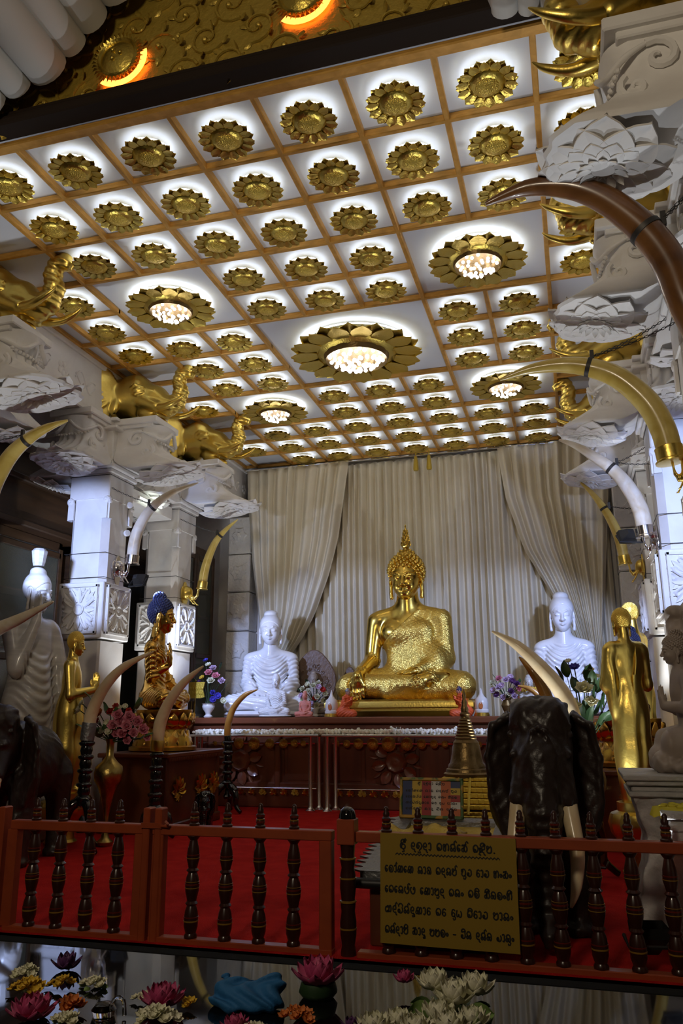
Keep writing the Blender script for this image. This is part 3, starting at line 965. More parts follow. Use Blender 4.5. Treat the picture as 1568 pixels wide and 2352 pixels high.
def pillar(label, x, y, dirs, wired=True):
    t = thing('pillar', label, 'pillar', (x, y, 0), 0, 'white carved pillars', 'thing')
    s = MB()
    s.prism(oct_prof(.33, .03), 2.5, TR((0, 0, .02)))
    s.prism(oct_prof(.315, .09), 1.35, TR((0, 0, 3.3)))
    s.prism(oct_prof(.335, .015), .62, TR((0, 0, 4.60)))
    # little volutes where the chamfer turns back to square
    for sx in (-1, 1):
        for sy in (-1, 1):
            for d in (0, 1):
                p = (sx * .30, sy * .335, 4.57) if d == 0 else (sx * .335, sy * .30, 4.57)
                ax = (0, 1, 0) if d == 0 else (1, 0, 0)
                s.lathe([(.055, -.02), (.06, 0), (.05, .02), (.02, .03), (0, .02)], 12, look(p, Vector(ax) * (sy if d == 0 else sx)))
                s.box((p[0] * (.93 if d == 0 else 1), p[1] * (1 if d == 0 else .93), 4.42), (.09 if d == 0 else .03, .03 if d == 0 else .09, .26))
    s.build('shaft', M_['white'], t, 30)
    c = MB()
    c.box((0, 0, 2.95), (.74, .74, .80), b=.012)
    blk = c.build('carved_block', M_['white'], t, 0)
    for k, (dx, dy) in enumerate(((1, 0), (0, -1), (-1, 0))):
        if dx * x > 0: continue
        q = MB()
        carved_panel(q, look((dx * .37, dy * .37, 2.96), (dx, dy, 0)), .30, .35)
        q.build('rosette_panel', M_['white'], blk, 35)
    cp = MB()
    for z, hw, h in ((4.98, .37, .06), (5.04, .42, .06), (5.10, .39, .05), (5.15, .36, .50), (5.62, .47, .05)):
        cp.box((0, 0, z + h / 2), (2 * hw, 2 * hw, h), b=.012)
    ax = 2.1 if x < 0 else 1.9
    cp.box((0, 0, 5.75), (ax, .70, .10), b=.012); cp.box((0, 0, 5.75), (.70, 1.9, .10), b=.012)
    cp.box((0, 0, 5.68), (ax - .16, .62, .06), b=.01); cp.box((0, 0, 5.68), (.62, 1.74, .06), b=.01)
    cp.box((0, 0, 5.775), (.9, .9, .05), b=.006)
    cp.build('abacus', M_['white'], t, 0)
    for k in range(len(dirs)):
        dx, dy = dirs[k]
        add_bracket(t, (dx * .33, dy * .33, 5.66), math.atan2(dy, dx), (1.24 if dx > 0 else .76) if x < 0 and dx else 1.0)
    if wired:
        for zz in (3.42, 3.78, 4.95):
            w = MB().tube([(a * .34, b_ * .34, zz) for a, b_ in ((-1, -1), (1, -1), (1, 1), (-1, 1), (-1, -1))], .005, 5)
            w.build('wire_band', M_['wire'], t, 0)
    return t
PL = [(-4.0, 7.02, 'first'), (-4.0, 10.25, 'second'), (-4.0, 12.42, 'third')]
pillar('white carved pillar at the left edge, only its lotus brackets in view', -4.0, 7.05, [(1, 0), (0, 1), (0, -1)])
pillar('white carved pillar on the left, blue-lit, beside the standing marble figure', -4.0, 10.25, [(1, 0), (0, -1), (-1, 0)])
pillar('white carved pillar on the left nearest the curtain, behind the gilt seated figure', -4.0, 12.42, [(1, 0), (0, -1), (-1, 0)])
pillar('white carved pillar at top right corner, nearest the entrance', 4.12, 4.82, [(-1, 0), (0, -1)])
pillar('white carved pillar on the right, second from the entrance, behind the brown tusk', 4.12, 7.05, [(-1, 0), (0, -1), (0, 1)])
pillar('blue-lit white carved pillar on the right, holding the silver tusk mount', 4.12, 10.25, [(-1, 0), (0, -1)])
pillar('white carved pillar on the right nearest the curtain', 4.12, 12.42, [(-1, 0), (0, -1)])

# ------------------------------------------------------------------ golden elephant heads on the abaci (local: facing +x)
def elephant_head(h=.016):
    s = SDF((-.35, -.85, -.42), (1.55, .85, .75), h)
    s.ell((.05, 0, .12), (.42, .33, .36), .05)
    s.ell((.34, 0, .16), (.38, .27, .30), .08)
    s.ell((.36, .10, .36), (.20, .13, .13), .08).ell((.36, -.10, .36), (.20, .13, .13), .08)
    s.ell((.62, 0, .10), (.26, .20, .21), .10)
    # trunk: down over the mouth, forward, curled up high
    s.chain([(.70, 0, .10), (.90, 0, -.05), (1.05, 0, -.02), (1.12, 0, .16), (1.08, 0, .34), (1.12, 0, .47), (1.22, 0, .50), (1.27, 0, .44)], [.20, .155, .125, .11, .098, .09, .085, .07], .05)
    for q in (-1, 1):
        s.chain([(.58, q * .14, .02), (.80, q * .17, -.10)], [.11, .085], .06)
        s.ell((.50, q * .235, .17), (.10, .055, .065), .03); s.ell((.50, q * .275, .168), (.045, .028, .034), .010)
        s.chain([(.40, q * .25, .21), (.48, q * .275, .252), (.60, q * .235, .215)], [.018, .026, .018], .02)
        s.chain([(.40, q * .25, .13), (.50, q * .275, .095), (.61, q * .235, .13)], [.016, .022, .016], .02)
        # ear fan
        s.ell((.02, q * .47, .10), (.30, .032, .42), .04, rot=(R(-6 * q), 0, R(-58 * q)))
        for j in range(6):
            a = R(-70 + 28 * j)
            s.rc((.15, q * .28, .10), (.03 - .10 * math.cos(a), q * (.46 + .16 * math.cos(a)), .10 + .33 * math.sin(a)), .024, .014, .03)
        s.ell((.16, q * .30, -.08), (.07, .05, .12), .05)
    # open mouth and lower lip
    s.chain([(.55, 0, -.12), (.74, 0, -.26), (.86, 0, -.30)], [.13, .08, .045], .05)
    s.ell((.80, 0, -.17), (.10, .07, .05), .03, sub=True)
    X, Y, Z = s.xyz()
    tr = sstep(.86, 1.0, X + 0 * Y + 0 * Z)
    s.D = s.D + (.006 * np.sin(Z * 75 + X * 30) * tr).astype(np.float32)
    return s.mesh()
EV, EF = elephant_head()
EL_HEAD = link_mesh('head', EV, EF, M_['gold_sheen'], None, 180)
tk = MB()
def tusk_pts(q): return [(.74, q * .165, -.09), (.92, q * .20, -.13), (1.08, q * .24, -.12), (1.24, q * .25, -.05), (1.33, q * .245, .02)]
TK = [MB().tube(tusk_pts(q), [.055, .055, .046, .03, .006], 10, sub=4).build('tusk', M_['gold_sheen'], None, 60) for q in (-1, 1)]
def gold_elephant(label, x, y, z, facing, s=1.0, first=[True]):
    t = thing('elephant_head', label, 'elephant head', (x, y, z), 0 if facing > 0 else PI, 'golden elephant heads on the pillar tops')
    for o in [EL_HEAD] + TK:
        c = o if first[0] else o.copy()
        if not first[0]: COL.objects.link(c)
        c.parent = t; c.scale = (s, s, s)
    first[0] = False
gold_elephant('golden elephant head with raised trunk at left edge, nearest the entrance', -3.88, 7.10, 6.13, 1)
gold_elephant('golden elephant head with raised trunk on the left, middle of the row', -3.90, 10.30, 6.13, 1)
gold_elephant('golden elephant head with raised trunk on the left, nearest the curtain', -3.86, 12.45, 6.13, 1)
gold_elephant('golden elephant head in the top right corner, seen from below', 4.06, 4.86, 6.13, -1)
gold_elephant('golden elephant head on the right, between the two large lotus brackets', 4.04, 7.10, 6.13, -1)
gold_elephant('golden elephant head on the right, above the yellow tusk', 4.02, 10.30, 6.13, -1)
gold_elephant('golden elephant on the right nearest the curtain, only trunk visible', 4.02, 12.47, 6.13, -1)

# ------------------------------------------------------------------ elephant tusks on elephant-head wall mounts (local: mount plate at x=0, facing +x)
MV = xf(EV, TR((.05, 0, 0), (0, 0, 0), .27))
def mount_mesh():
    s = SDF((-.04, -.14, -.16), (.62, .14, .22), .0075)
    s.ell((.05, 0, .04), (.10, .09, .11), .02).ell((.11, 0, .05), (.09, .07, .08), .03)
    s.chain([(.14, 0, .02), (.20, 0, -.04), (.27, 0, -.045), (.325, 0, .0), (.345, 0, .08), (.37, 0, .115), (.42, 0, .12), (.45, 0, .105)], [.05, .036, .026, .022, .02, .022, .024, .014], .015)
    for q in (-1, 1):
        s.ell((.04, q * .09, .05), (.02, .05, .09), .015, rot=(0, 0, R(30 * q)))
        s.chain([(.15, q * .04, -.02), (.20, q * .055, -.08), (.27, q * .06, -.135), (.32, q * .055, -.145)], [.016, .013, .010, .004], .01)
    return s.mesh()
MNV, MNF = mount_mesh()
def mounted_tusk(label, x, y, zbase, facing, pts2d, rad, ivory, metal, chain_to=None, wire=True, band=.45):
    """pts: tusk centreline in local coords, x = distance from pillar face towards the room, z above the mount tip"""
    pts = [(a, 0, b) for a, b in pts2d]
    dz = pts[0][2] - .14
    t = thing('mounted_tusk', label, 'elephant tusk', (x, y, zbase), 0 if facing > 0 else PI, 'mounted tusks along the pillars')
    p = MB()
    poly = [(.085 * (1 + .18 * math.cos(4 * a)) * math.cos(a), .17 * (1 + .10 * math.cos(4 * a)) * math.sin(a)) for a in [2 * PI * i / 32 for i in range(32)]]
    p.prism(poly, .02, Matrix.Rotation(PI / 2, 4, 'Y') @ Matrix.Rotation(PI / 2, 4, 'Z') @ TR((0, 0, 0), (0, 0, 0), (1.3, 1.3, 1)), b=.006)
    p.build('plate', metal, t, 30).location.z = dz
    e = link_mesh('elephant_mount', MNV, MNF, metal, t, 180)
    e.location.z = dz; e.scale = (max(.45, pts[0][0] / .435), 1.15, 1.12)
    pp, rr = spline([Vector(q) for q in pts], rad, 8)
    d = (pp[1] - pp[0]).normalized()
    c = MB()
    c.lathe([(rad[0] * .9, -.02), (rad[0] * 1.28, -.015), (rad[0] * 1.28, .0), (rad[0] * 1.12, .012), (rad[0] * 1.12, .12), (rad[0] * 1.05, .125)], 20, look(pp[0] - d * .03, d))
    c.build('collar', metal, t, 40)
    tu = MB().tube(pp, rr, 18)
    tu.build('tusk', ivory, t, 60)
    k = int(len(pp) * band)
    dd = (pp[k + 1] - pp[k]).normalized()
    bn = MB().lathe([(rr[k] * .98, -.02), (rr[k] * 1.07, -.018), (rr[k] * 1.07, .018), (rr[k] * .98, .02)], 18, look(pp[k], dd))
    bn.box((0, 0, 0), (.035, .10, .03), look(pp[k] + Vector((-dd.z, 0, dd.x)) * (rr[k] + .03) * (1 if dd.x > 0 else 1), (0, 1, 0)))
    bn.build('band', M_['wire'], t, 40)
    if chain_to:
        a0 = pp[k] + Vector((-dd.z, 0, dd.x)) * (rr[k] + .02)
        for e in chain_to:
            e = Vector(e)
            n = max(8, int((e - a0).length / .035))
            w = MB()
            pts2 = [a0.lerp(e, i / n) + Vector((0, 0, -.10 * (e - a0).length * 4 * (i / n) * (1 - i / n) * .35)) for i in range(n + 1)]
            for i in range(n):
                dl = (pts2[i + 1] - pts2[i])
                Mx = look((pts2[i] + pts2[i + 1]) / 2, dl) @ Matrix.Rotation((i % 2) * PI / 2, 4, 'Z')
                L = dl.length
                w.tube([(0, 0, -L * .62), (.009, 0, -L * .3), (.009, 0, L * .3), (0, 0, L * .62), (-.009, 0, L * .3), (-.009, 0, -L * .3), (0, 0, -L * .62)], .0035, 4, Mx)
            w.build('chain', M_['wire'], t, 0)
    return t

# curve templates: slender left ones and the heavy right ones
IV = M_
mounted_tusk('pale ivory tusk on a silver elephant mount, left blue-lit pillar', -3.67, 10.25, 3.50, 1, [(.245, .186), (.274, .511), (.366, .768), (.533, .989), (.844, 1.184), (1.262, 1.302)], [.088, .086, .078, .066, .048, .008], IV['ivory_white'], IV['silver'], [(.02, -.30, 1.25)], band=.60)
mounted_tusk('yellow ivory tusk on a gold elephant mount, left pillar nearest the curtain', -3.67, 12.42, 3.48, 1, [(.331, .148), (.369, .434), (.456, .719), (.579, .957), (.754, 1.138), (.961, 1.294)], [.078, .076, .068, .056, .038, .008], IV['ivory_yellow'], IV['gold_sheen'], [(.02, -.30, 1.30)], band=.68)
mounted_tusk('yellow tusk curving in from the left edge, over the dark brackets', -3.67, 7.05, 3.42, 1, [(.32, .15), (.372, .462), (.459, .679), (.604, .891), (.812, 1.047), (1.025, 1.14), (1.266, 1.195)], [.092, .092, .09, .082, .066, .046, .012], IV['ivory_yellow'], IV['gold_sheen'], [(.02, -.25, .95)], band=.62)
mounted_tusk('huge brown tusk arching across the top right, held by a dark band', 3.79, 4.98, 3.30, -1, [(.10, .14), (.17, .45), (.25, .716), (.304, .967), (.40, 1.189), (.542, 1.394), (.72, 1.573), (.911, 1.677), (1.169, 1.717), (1.447, 1.649)], [.10, .105, .108, .108, .105, .098, .088, .078, .055, .014], IV['ivory_brown'], IV['gold_sheen'], [(.0, -.25, 1.75), (.0, .12, 1.6)], band=.47)
mounted_tusk('long yellow tusk on the right with a gold collar, crossing a lotus lamp', 3.79, 7.05, 3.30, -1, [(.163, .314), (.20, .575), (.30, .828), (.496, 1.071), (.707, 1.203), (.967, 1.276), (1.278, 1.274), (1.559, 1.205)], [.105, .108, .106, .098, .09, .074, .046, .01], IV['ivory_yellow'], IV['gold_sheen'], [(.0, -.25, 1.75), (.0, .15, 1.5)], band=.60)
mounted_tusk('pale grey-white tusk on a silver elephant mount, right side before the curtain', 3.79, 10.25, 3.32, -1, [(.130, .306), (.161, .614), (.273, .904), (.433, 1.147), (.679, 1.373), (.882, 1.529), (1.066, 1.619)], [.098, .10, .092, .08, .062, .04, .012], IV['ivory_white'], IV['silver'], [(.0, -.25, 1.5), (.0, .15, 1.15)], band=.52)
mounted_tusk('slim yellow tusk on a gold mount, right pillar nearest the curtain', 3.79, 12.42, 3.42, -1, [(.255, .249), (.29, .549), (.366, .823), (.482, 1.083), (.639, 1.343), (.816, 1.554)], [.078, .078, .07, .058, .04, .01], IV['ivory_yellow'], IV['gold_sheen'], [(.0, -.2, 1.1)], band=.60)

# ------------------------------------------------------------------ floodlights
def floodlight(label, loc, target, watts, cone):
    t = thing('floodlight', label, 'floodlight', loc, 0, 'black floodlights')
    M = look((0, 0, 0), Vector(target) - Vector(loc))
    h = MB()
    h.add([(x * w, y * w * .8, z) for z, w in ((-.12, .04), (-.02, .10), (.04, .105)) for x, y in ((-1, -1), (1, -1), (1, 1), (-1, 1))], [(3, 2, 1, 0)] + [(k * 4 + i, k * 4 + (i + 1) % 4, k * 4 + 4 + (i + 1) % 4, k * 4 + 4 + i) for k in range(2) for i in range(4)], M)
    h.build('housing', M_['black'], t, 0)
    br = MB()
    br.tube([(-.15, 0, -.02), (-.15, -.12, -.05), (.15, -.12, -.05), (.15, 0, -.02)], .012, 6, M)
    br.build('yoke', M_['black'], t, 0)
    d = Vector(target) - Vector(loc); d.normalize()
    l = lamp('flood_beam', 'SPOT', Vector(loc) + d * .09, target, watts, FLOOD if watts not in UPW else UP, size=.06, spot=cone, blend=.4)
    l.parent = t; l.location = d * .09
FL_LAB = ['black floodlight on the left blue-lit pillar beside the silver mount', 'black floodlight on the right pillar behind the silver mount', 'black floodlight on the left pillar nearest the entrance, outside the frame', 'black floodlight on the second right pillar, outside the frame']
FL_LAB += ['black floodlight on the floor by the left edge, outside the frame, aimed up', 'black floodlight on the floor behind the right dark elephant, aimed up', 'black floodlight on the floor by the left table, aimed up', 'black floodlight on the floor by the right table, aimed up', 'black floodlight on the floor just behind the right railing, aimed up']
for lab, (a, b_, w, c) in zip(FL_LAB, FLOODS): floodlight(lab, a, b_, w, c)

struct('beam_cross_left', MB().box((-4.02, 11.34, 4.86), (.50, 1.40, .22), b=.01), M_['white'])
t = thing('tube_light', 'white fluorescent tube on the beam between the two left pillars', 'lamp', (-3.755, 11.25, 4.86))
MB().box((0, 0, 0), (.03, .72, .05), b=.006).build('batten', M_['white_ceramic'], t, 0)
MB().tube([(.03, -.33, -.01), (.03, .33, -.01)], .014, 10).build('tube', M_['led_tube'], t, 60)
for k, (yy, zz) in enumerate(((10.42, 4.60), (10.40, 4.16))):
    o = MB().lathe([(.02, -.05), (.045, -.04), (.05, .0), (.045, .012), (0, .016)], 16, look((0, 0, 0), (1, -.5, 0))).build('spot_bulb', M_['white_ceramic'], None, 50)
    o.location = (-3.62, yy, zz)
    tag(o, ('small round white spot bulb high on the blue-lit left pillar', 'small round white spot bulb lower on the left pillar, beside the pale tusk')[k], 'lamp')
# ------------------------------------------------------------------ statues
def seated(arms, robe_bare=False, folds=True, h=.0165, raise_hand=None):
    """cross-legged figure, knees 1.15 m to each side, facing -y, seat at z=0; returns body mesh, robe mesh"""
    s = SDF((-1.42, -1.12, -.06), (1.42, .68, 1.98), h)
    s.ell((0, .12, .30), (.50, .42, .32), .1)
    for q in (-1, 1):
        s.rc((q * .30, .05, .30), (q * .98, -.38, .25), .29, .215, .12)
    # shins crossing, right leg on top
    s.rc((.98, -.40, .21), (-.22, -.62, .15), .20, .13, .08)
    s.rc((-.98, -.42, .24), (.30, -.70, .27), .20, .125, .06)
    s.ell((0, -.25, .18), (.75, .40, .17), .12)
    # torso
    s.ell((0, .12, .62), (.40, .30, .40), .12)
    s.ell((0, .12, 1.12), (.50, .30, .40), .14)
    s.rc((-.50, .13, 1.44), (.50, .13, 1.44), .165, .165, .14)
    s.ell((-.22, -.05, 1.20), (.24, .16, .17), .12).ell((.22, -.05, 1.20), (.24, .16, .17), .12)
    s.rc((0, .12, 1.45), (0, .08, 1.90), .24, .195, .10)
    s.rc((-.20, .12, 1.58), (-.45, .13, 1.50), .13, .12, .12).rc((.20, .12, 1.58), (.45, .13, 1.50), .13, .12, .12)
    # arms
    for q, kind in ((-1, arms[0]), (1, arms[1])):
        b = robe_bare and q < 0
        s.bare = b
        s.rc((q * .60, .12, 1.42), (q * .675, .04, .72), .165, .130, .07)
        if kind == 'touch':
            s.rc((q * .675, .04, .72), (q * .74, -.52, .50), .130, .090, .06)
            s.bare = True
            s.rc((q * .74, -.52, .50), (q * .76, -.66, .42), .088, .085, .04)
            s.hand((q * .755, -.64, .44), (0.04, -.16, -1), (0, -1, -.1), .46, k=.03, curl=.15, side=-1)
        elif kind == 'lap':
            s.rc((q * .675, .04, .72), (q * .26, -.44, .50), .130, .085, .06)
            s.bare = True
            s.hand((q * .27, -.44, .50), (-q * 1, -.10, -.06), (0, -.15, 1), .46, k=.03, curl=.25, side=q)
        elif kind == 'raise':
            s.rc((q * .675, .04, .72), (q * .50, -.40, 1.05), .130, .085, .06)
            s.bare = True
            s.hand((q * .50, -.40, 1.05), (-q * .15, -.05, 1), (0, -1, 0.1), .50, k=.03, curl=.2, side=-q)
        s.bare = False
        if not b and kind != 'raise':
            s.ell((q * .52, -.08, .62), (.18, .22, .28), .12)
    if robe_bare: s.ell((.30, -.02, .75), (.30, .22, .34), .14)
    # feet: soles upturned
    s.bare = True
    s.chain([(.28, -.70, .28), (.50, -.60, .36), (.68, -.48, .38)], [.12, .115, .085], .05)
    for i in range(5): s.rc((.66, -.54 + .045 * i, .38), (.76, -.50 + .045 * i, .40), .034, .028, .015)
    s.bare = False
    X, Y, Z = s.xyz()
    B = s.B
    far = sstep(.0, .06, B)
    if folds:
        # U-shaped folds on chest and belly, rings round the sleeves, ridges over the shins
        a = np.abs(X)
        ph = (Z - .62 * np.minimum(a, .45) ** 2 * 2.2 + 0 * Y) * 2 * PI / .115
        m1 = sstep(.50, .62, Z) * (1 - sstep(1.46, 1.56, Z)) * (1 - sstep(.44, .56, a)) * (Y < .12)
        ph2 = (Z * .9 + (Y * .5) - a * .55) * 2 * PI / .12
        m2 = sstep(.46, .56, a) * sstep(.35, .5, Z) * (1 - sstep(1.40, 1.5, Z))
        ph3 = (Y * .8 + Z * 1.4 - .35 * a) * 2 * PI / .13
        m3 = (1 - sstep(.38, .46, Z)) * sstep(.06, .12, Z)
        D = s.D + far * (.0145 * (m1 * np.sin(ph) + m2 * np.sin(ph2)) + .010 * m3 * np.sin(ph3))
        D = D.astype(np.float32)
        if robe_bare == 'line':
            pass
        return s.mesh(D), None
    if robe_bare:
        n = (-.679, .734); c = 1.03
        reg = n[0] * X + n[1] * Z - c + 0 * Y
        reg = np.where(Y > .1, np.maximum(reg, -.9 - 0 * Z), reg)
        reg = np.maximum(reg, .025 - B)
        reg = np.maximum(reg, Z - 1.60 + 0 * Y)
        lump = .004 * np.sin(X * 55 + 3 * np.sin(Z * 21)) * np.sin(Z * 60 + Y * 30)
        Rb = np.maximum(s.D - .020 + lump, reg).astype(np.float32)
        Rb = np.maximum(Rb, -(s.D + .03)).astype(np.float32)
        return s.mesh(), s.mesh(Rb)
    return s.mesh(), None

def head_at(z, sc, tilt=0.0, turn=0.0, y=.0, wid=1.0): 
    return Matrix.Translation((0, y, z)) @ Matrix.Rotation(turn, 4, 'Z') @ Matrix.Rotation(tilt, 4, 'X') @ Matrix.Diagonal((sc * wid, sc, sc, 1))

def statue_mesh(body, hm, M):
    V, F = join([body, (xf(HEAD[0], hm), HEAD[1])])
    return xf(V, M), F

def flame_finial(b, M):
    b.lathe([(.10, 0), (.125, .03), (.10, .07), (.075, .09), (.11, .13), (.14, .20), (.12, .32), (.09, .46), (.055, .64), (.028, .82), (.022, .86), (.03, .90), (0, .98)], 18, M, mod=lambda a, z: 1 + (.16 * math.cos(6 * a + 9 * z) if z > .12 else .06 * math.cos(9 * a)))
    for k in range(7):
        for i in range(7):
            a = 2 * PI * (i + .5 * (k % 2)) / 7
            r = .135 * (1 - k / 8.5)
            b.lathe([(.030, 0), (.026, .04), (0, .11)], 5, M @ look((r * math.cos(a), r * math.sin(a), .18 + .085 * k), (math.cos(a) * .5, math.sin(a) * .5, 1)))

# the great golden figure
BODY_GOLD, ROBE_GOLD = seated(('touch', 'lap'), True, False, h=.0145)
t = thing('golden_statue', 'large golden seated statue with flame finial at the centre of the altar', 'statue', (-.13, 14.18, 1.712), 0)
hm = head_at(1.80, .77, tilt=R(4), y=.0)
V, F = statue_mesh(BODY_GOLD, hm, Matrix.Identity(4))
link_mesh('body', V, F, M_['gold'], t, 180)
link_mesh('robe', ROBE_GOLD[0], ROBE_GOLD[1], M_['gold_leaf'], t, 180)
HV, HF = HAIRS['flame']
hr = link_mesh('hair', xf(HV, hm), HF, M_['gold'], t, 60)
b = MB(); flame_finial(b, hm @ TR((0, .15, 1.15), (R(-4), 0, 0), (.74, .74, .68))); b.build('flame_finial', M_['gold'], t, 50)
b = MB()
b.prism([(-1.30, -.86), (1.22, -.86), (1.30, -.4), (1.22, .55), (-1.22, .55), (-1.32, -.4)], .10, TR((0, 0, -.115)), b=.03)
b.prism([(-1.22, -.80), (1.14, -.80), (1.22, -.4), (1.14, .50), (-1.14, .50), (-1.24, -.4)], .06, TR((0, 0, -.172)), b=.0)
for q in (-1, 1): b.box((q * 1.0, -.7, -.21), (.30, .20, .10), b=.02)
b.box((-.2, .3, -.21), (1.8, .4, .10))
b.build('base', M_['gold_sheen'], t, 30)
b = MB().prism([(-1.2, -.80), (1.14, -.80), (1.2, -.4), (1.1, .48), (-1.1, .48), (-1.22, -.4)], .03, TR((0, 0, -.012)))
b.build('base_band', M_['gold_red'], t, 30)

# white marble figures
BODY_LAP, _ = seated(('lap', 'lap'), False, True, h=.0165)
def white_seated(label, x, y, z, sc, rz, matl, group=None, hairmat=None, cat='statue', name='seated_statue', cushion=True, wid=.92):
    t = thing(name, label, cat, (x, y, z), rz, group)
    M = TR((0, 0, .13 * sc if cushion else 0), (0, 0, 0), (sc * wid, sc, sc))
    hm = head_at(1.83, .80, tilt=R(5), y=.0)
    V, F = statue_mesh(BODY_LAP, hm, M)
    link_mesh('body', V, F, matl, t, 180)
    HV, HF = HAIRS['smooth']
    link_mesh('hair', xf(xf(HV, hm), M), HF, hairmat or matl, t, 180)
    if cushion:
        b = MB().lathe([(.9, 0), (1.12, .03), (1.16, .08), (1.10, .14), (.9, .17)], 40, TR((0, -.12 * sc, 0), (0, 0, 0), (sc * 1.05 * wid, sc * .72, sc)), mod=lambda a, z: 1 + .012 * math.cos(24 * a))
        b.build('seat_base', matl, t, 50)
    return t
white_seated('white marble seated statue on the altar, left of the golden statue', -2.66, 13.95, 1.452, .665, R(14), M_['marble_white'], wid=1.0)
white_seated('white marble seated statue on the altar, right of the golden statue', 2.56, 13.95, 1.452, .70, R(2), M_['marble_white'])
white_seated('small white seated figurine in front of the left white statue', -2.31, 13.34, 1.452, .255, R(5), M_['marble_white'], 'small figurines on the altar')
white_seated('small pink seated figurine on the altar edge', -1.76, 13.28, 1.452, .150, 0, M_['pinkstone'], 'small figurines on the altar')
white_seated('small grey seated figurine with a yellow garland behind the right vase', 1.98, 13.34, 1.452, .22, R(8), M_['marble'], 'small figurines on the altar')

# gilt figure with blue curls on the left table (faces +x), its twin opposite on the right
BODY_RAISE, _ = seated(('raise', 'lap'), False, True, h=.019)
def lotus_base(t, r, h, z0=0.0, matl=None, matl2=None):
    b = MB()
    b.lathe([(r * .92, z0), (r * 1.0, z0 + .02 * h), (r * 1.0, z0 + .10 * h), (r * .88, z0 + .13 * h), (r * .84, z0 + .30 * h), (r * .70, z0 + .46 * h), (r * .70, z0 + .54 * h), (r * .76, z0 + .70 * h), (r * .84, z0 + .95 * h), (r * .84, z0 + 1.0 * h)], 40)
    b.build('pedestal', matl2 or M_['gold_red'], t, 40)
    p = MB()
    n = 16
    for i in range(n):
        a = 2 * PI * i / n
        p.petal(r * .44, r * .17, Matrix.Rotation(a, 4, 'Z') @ TR((r * .74, 0, z0 + .50 * h), (0, R(54), 0)) @ Matrix.Rotation(PI, 4, 'X'), cup=.30, bend=.10, n=6, th=.012)
        p.petal(r * .46, r * .17, Matrix.Rotation(a + PI / n, 4, 'Z') @ TR((r * .75, 0, z0 + .54 * h), (0, R(-58), 0)), cup=.22, bend=-.14, n=6, th=.012)
    p.build('lotus_petals', matl or M_['gilt'], t, 40)
def gilt_seated(label, x, y, z, sc, rz, group, r=.47):
    t = thing('gilt_seated_statue', label, 'statue', (x, y, z), rz, group)
    lotus_base(t, r, .56)
    M = TR((0, .10, .56), (0, 0, 0), (sc * .80, sc * .85, sc))
    hm = head_at(1.83, .80, tilt=R(2), y=.0)
    V, F = statue_mesh(BODY_RAISE, hm, M)
    link_mesh('body', V, F, M_['gilt'], t, 180)
    HV, HF = HAIRS['curl']
    link_mesh('hair', xf(xf(HV, hm), M), HF, M_['blue_hair'], t, 60)
gilt_seated('gilt seated statue with blue curls on a lotus pedestal, left side', -2.98, 10.62, 1.012, .60, R(102), 'gilt seated statues on lotus pedestals')
gilt_seated('gilt seated statue with blue curls, behind the golden monk on the right', 3.28, 10.75, .862, .40, R(-78), 'gilt seated statues on lotus pedestals')

# standing golden monks, hands pressed together
def standing_monk(h=.011):
    s = SDF((-.46, -.50, -.02), (.46, .36, 1.86), h)
    # long robe
    s.chain([(0, .0, .06), (0, .0, .45), (0, .0, .80), (0, .0, 1.02)], [.205, .20, .205, .19], .10)
    s.ell((0, 0, .50), (.235, .165, .55), .10); s.ell((0, .015, .92), (.235, .17, .22), .08)
    s.ell((0, .0, 1.30), (.235, .145, .24), .10)
    s.rc((-.20, .02, 1.48), (.20, .02, 1.48), .085, .085, .08)
    s.rc((0, .02, 1.48), (0, .0, 1.70), .085, .072, .05)
    for q in (-1, 1):
        s.rc((q * .255, .02, 1.46), (q * .315, -.03, 1.13), .082, .066, .04)
        s.rc((q * .315, -.03, 1.13), (q * .075, -.33, 1.20), .066, .042, .04)
        s.hand((q * .060, -.345, 1.20), (-q * .10, -.10, 1), (-q * 1, 0, 0), .21, k=.015, curl=.06, side=q, spread=.25)
        s.ell((q * .09, -.10, .04), (.065, .15, .05), .03)
        for i in range(5): s.rc((q * (.05 + .02 * i), -.20, .035), (q * (.05 + .021 * i), -.255 + .008 * i, .03), .016, .012, .008)
    # wide sleeve hanging from the left arm
    s.ell((.25, .02, 1.10), (.075, .10, .30), .06)
    X, Y, Z = s.xyz()
    leg = np.exp(-((X) / .05) ** 2) * sstep(.12, .3, Z) * (1 - sstep(.7, .9, Z))
    s.D = (s.D + .022 * leg + .004 * np.sin(X * 46 + 2.2 * Z) * sstep(.05, .2, Z) * (1 - sstep(.75, 1.0, Z))).astype(np.float32)
    return s.mesh()
BODY_MONK = standing_monk()
